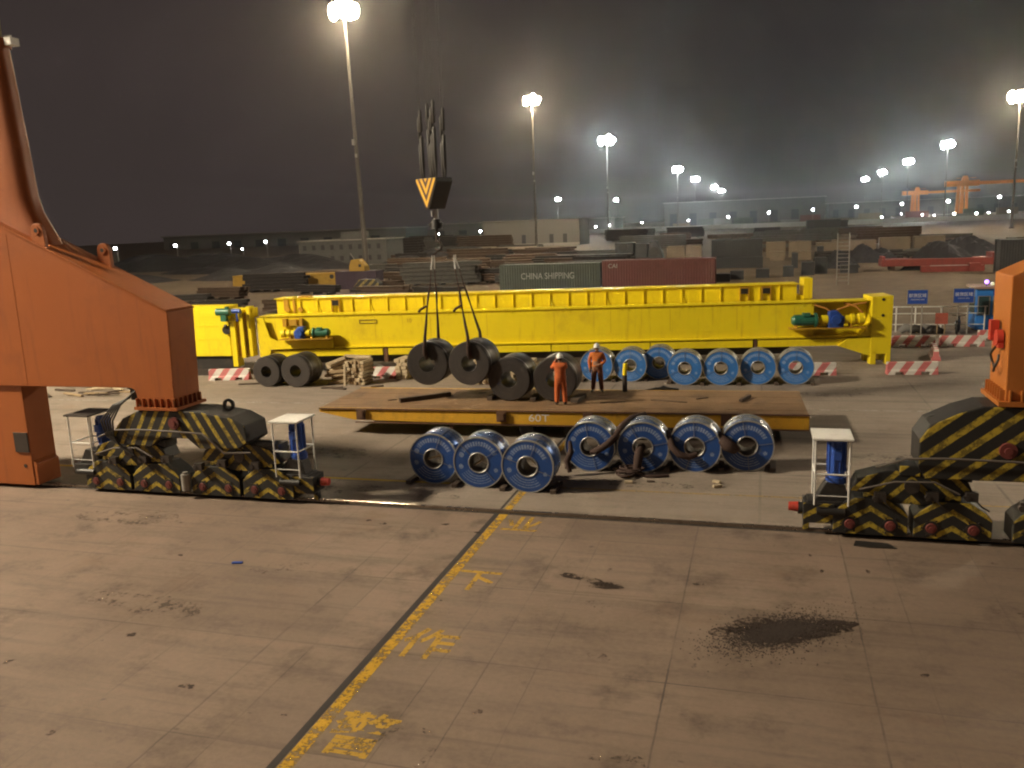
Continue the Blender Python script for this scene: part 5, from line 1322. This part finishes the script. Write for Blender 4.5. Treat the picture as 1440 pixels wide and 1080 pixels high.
# ------------------------------------------------------------------ haze, sky, sun, camera
hz = MB(); hz.b2(-420,460,-70,1500,-1,44)
ho_ = hz.build('haze', None); ho_['kind'] = 'stuff'
hm = bpy.data.materials.new('haze_air'); hm.use_nodes = True; nt = hm.node_tree; nt.nodes.remove(nt.nodes['Principled BSDF'])
pv = nt.nodes.new('ShaderNodeVolumePrincipled'); pv.inputs['Color'].default_value = (.92,.9,.88,1); pv.inputs['Density'].default_value = HAZE; pv.inputs['Anisotropy'].default_value = .86
nt.links.new(pv.outputs[0], nt.nodes['Material Output'].inputs['Volume'])
ho_.data.materials.append(hm)

wd = bpy.data.worlds.new('World'); S.world = wd; wd.use_nodes = True
nt = wd.node_tree; bg = nt.nodes['Background']
tc = nt.nodes.new('ShaderNodeTexCoord'); sx = nt.nodes.new('ShaderNodeSeparateXYZ'); nt.links.new(tc.outputs['Generated'], sx.inputs[0])
cr_ = nt.nodes.new('ShaderNodeValToRGB'); nt.links.new(sx.outputs[2], cr_.inputs[0])
e = cr_.color_ramp.elements; e[0].position = .0; e[0].color = (1,1,1,1); e[1].position = .55; e[1].color = (.72,.72,.72,1)
cx_ = nt.nodes.new('ShaderNodeValToRGB')   # town glow: browner towards the left
mr_ = nt.nodes.new('ShaderNodeMapRange'); nt.links.new(sx.outputs[0], mr_.inputs[0]); mr_.inputs[1].default_value = -.75; mr_.inputs[2].default_value = .35
nt.links.new(mr_.outputs[0], cx_.inputs[0]); e = cx_.color_ramp.elements
e[0].color = (.043,.032,.030,1); e[1].color = (.024,.0235,.0225,1)
ns_ = nt.nodes.new('ShaderNodeTexNoise'); nt.links.new(tc.outputs['Generated'], ns_.inputs[0]); ns_.inputs['Scale'].default_value = 3.; ns_.inputs['Detail'].default_value = 6
mm_ = nt.nodes.new('ShaderNodeMapRange'); nt.links.new(ns_.outputs[0], mm_.inputs[0]); mm_.inputs[1].default_value = .3; mm_.inputs[2].default_value = .7; mm_.inputs[3].default_value = .97; mm_.inputs[4].default_value = 1.03
def wmul(a, b_):
    x = nt.nodes.new('ShaderNodeMix'); x.data_type = 'RGBA'; x.blend_type = 'MULTIPLY'; x.inputs[0].default_value = 1
    nt.links.new(a, x.inputs[6]); nt.links.new(b_, x.inputs[7]); return x.outputs[2]
nt.links.new(wmul(wmul(cx_.outputs[0], cr_.outputs[0]), mm_.outputs[0]), bg.inputs[0]); bg.inputs[1].default_value = SKY

sl = bpy.data.lights.new('sun','SUN'); sl.energy = SUN; sl.angle = R_(25); sl.color = (1.,.78,.55)
so = bpy.data.objects.new('sun', sl); COL.objects.link(so)
so.rotation_euler = Vector((.62,.62,-.55)).to_track_quat('-Z','Y').to_euler()

cam = bpy.data.cameras.new('camera'); co_ = bpy.data.objects.new('camera', cam); COL.objects.link(co_)
cam.sensor_width = 36; cam.lens = 30; cam.clip_start = .1; cam.clip_end = 4000
dx = (0.9596253203690949, -0.015054364717792285, -0.2808782843322988); dy = (0.2786028072593588, 0.18835119364012992, 0.9417559682006496); up = (-0.0387262223011301, 0.9819863512072262, -0.18494076281069427)
co_.matrix_world = Matrix(((dx[0],dx[1],-dx[2],0),(dy[0],dy[1],-dy[2],0),(up[0],up[1],-up[2],7.3),(0,0,0,1)))
S.camera = co_
S.view_settings.view_transform = 'Standard'; S.view_settings.look = 'None'; S.view_settings.exposure = 0; S.view_settings.gamma = 1
S.render.engine = 'CYCLES'
S.cycles.use_denoising = True; S.cycles.max_bounces = 5; S.cycles.diffuse_bounces = 2; S.cycles.glossy_bounces = 2; S.cycles.transmission_bounces = 2; S.cycles.volume_bounces = 0; S.cycles.transparent_max_bounces = 8
S.cycles.sample_clamp_indirect = 4; S.cycles.caustics_reflective = False; S.cycles.caustics_refractive = False
S.cycles.pixel_filter_type = 'BLACKMAN_HARRIS'; S.cycles.filter_width = 2.1
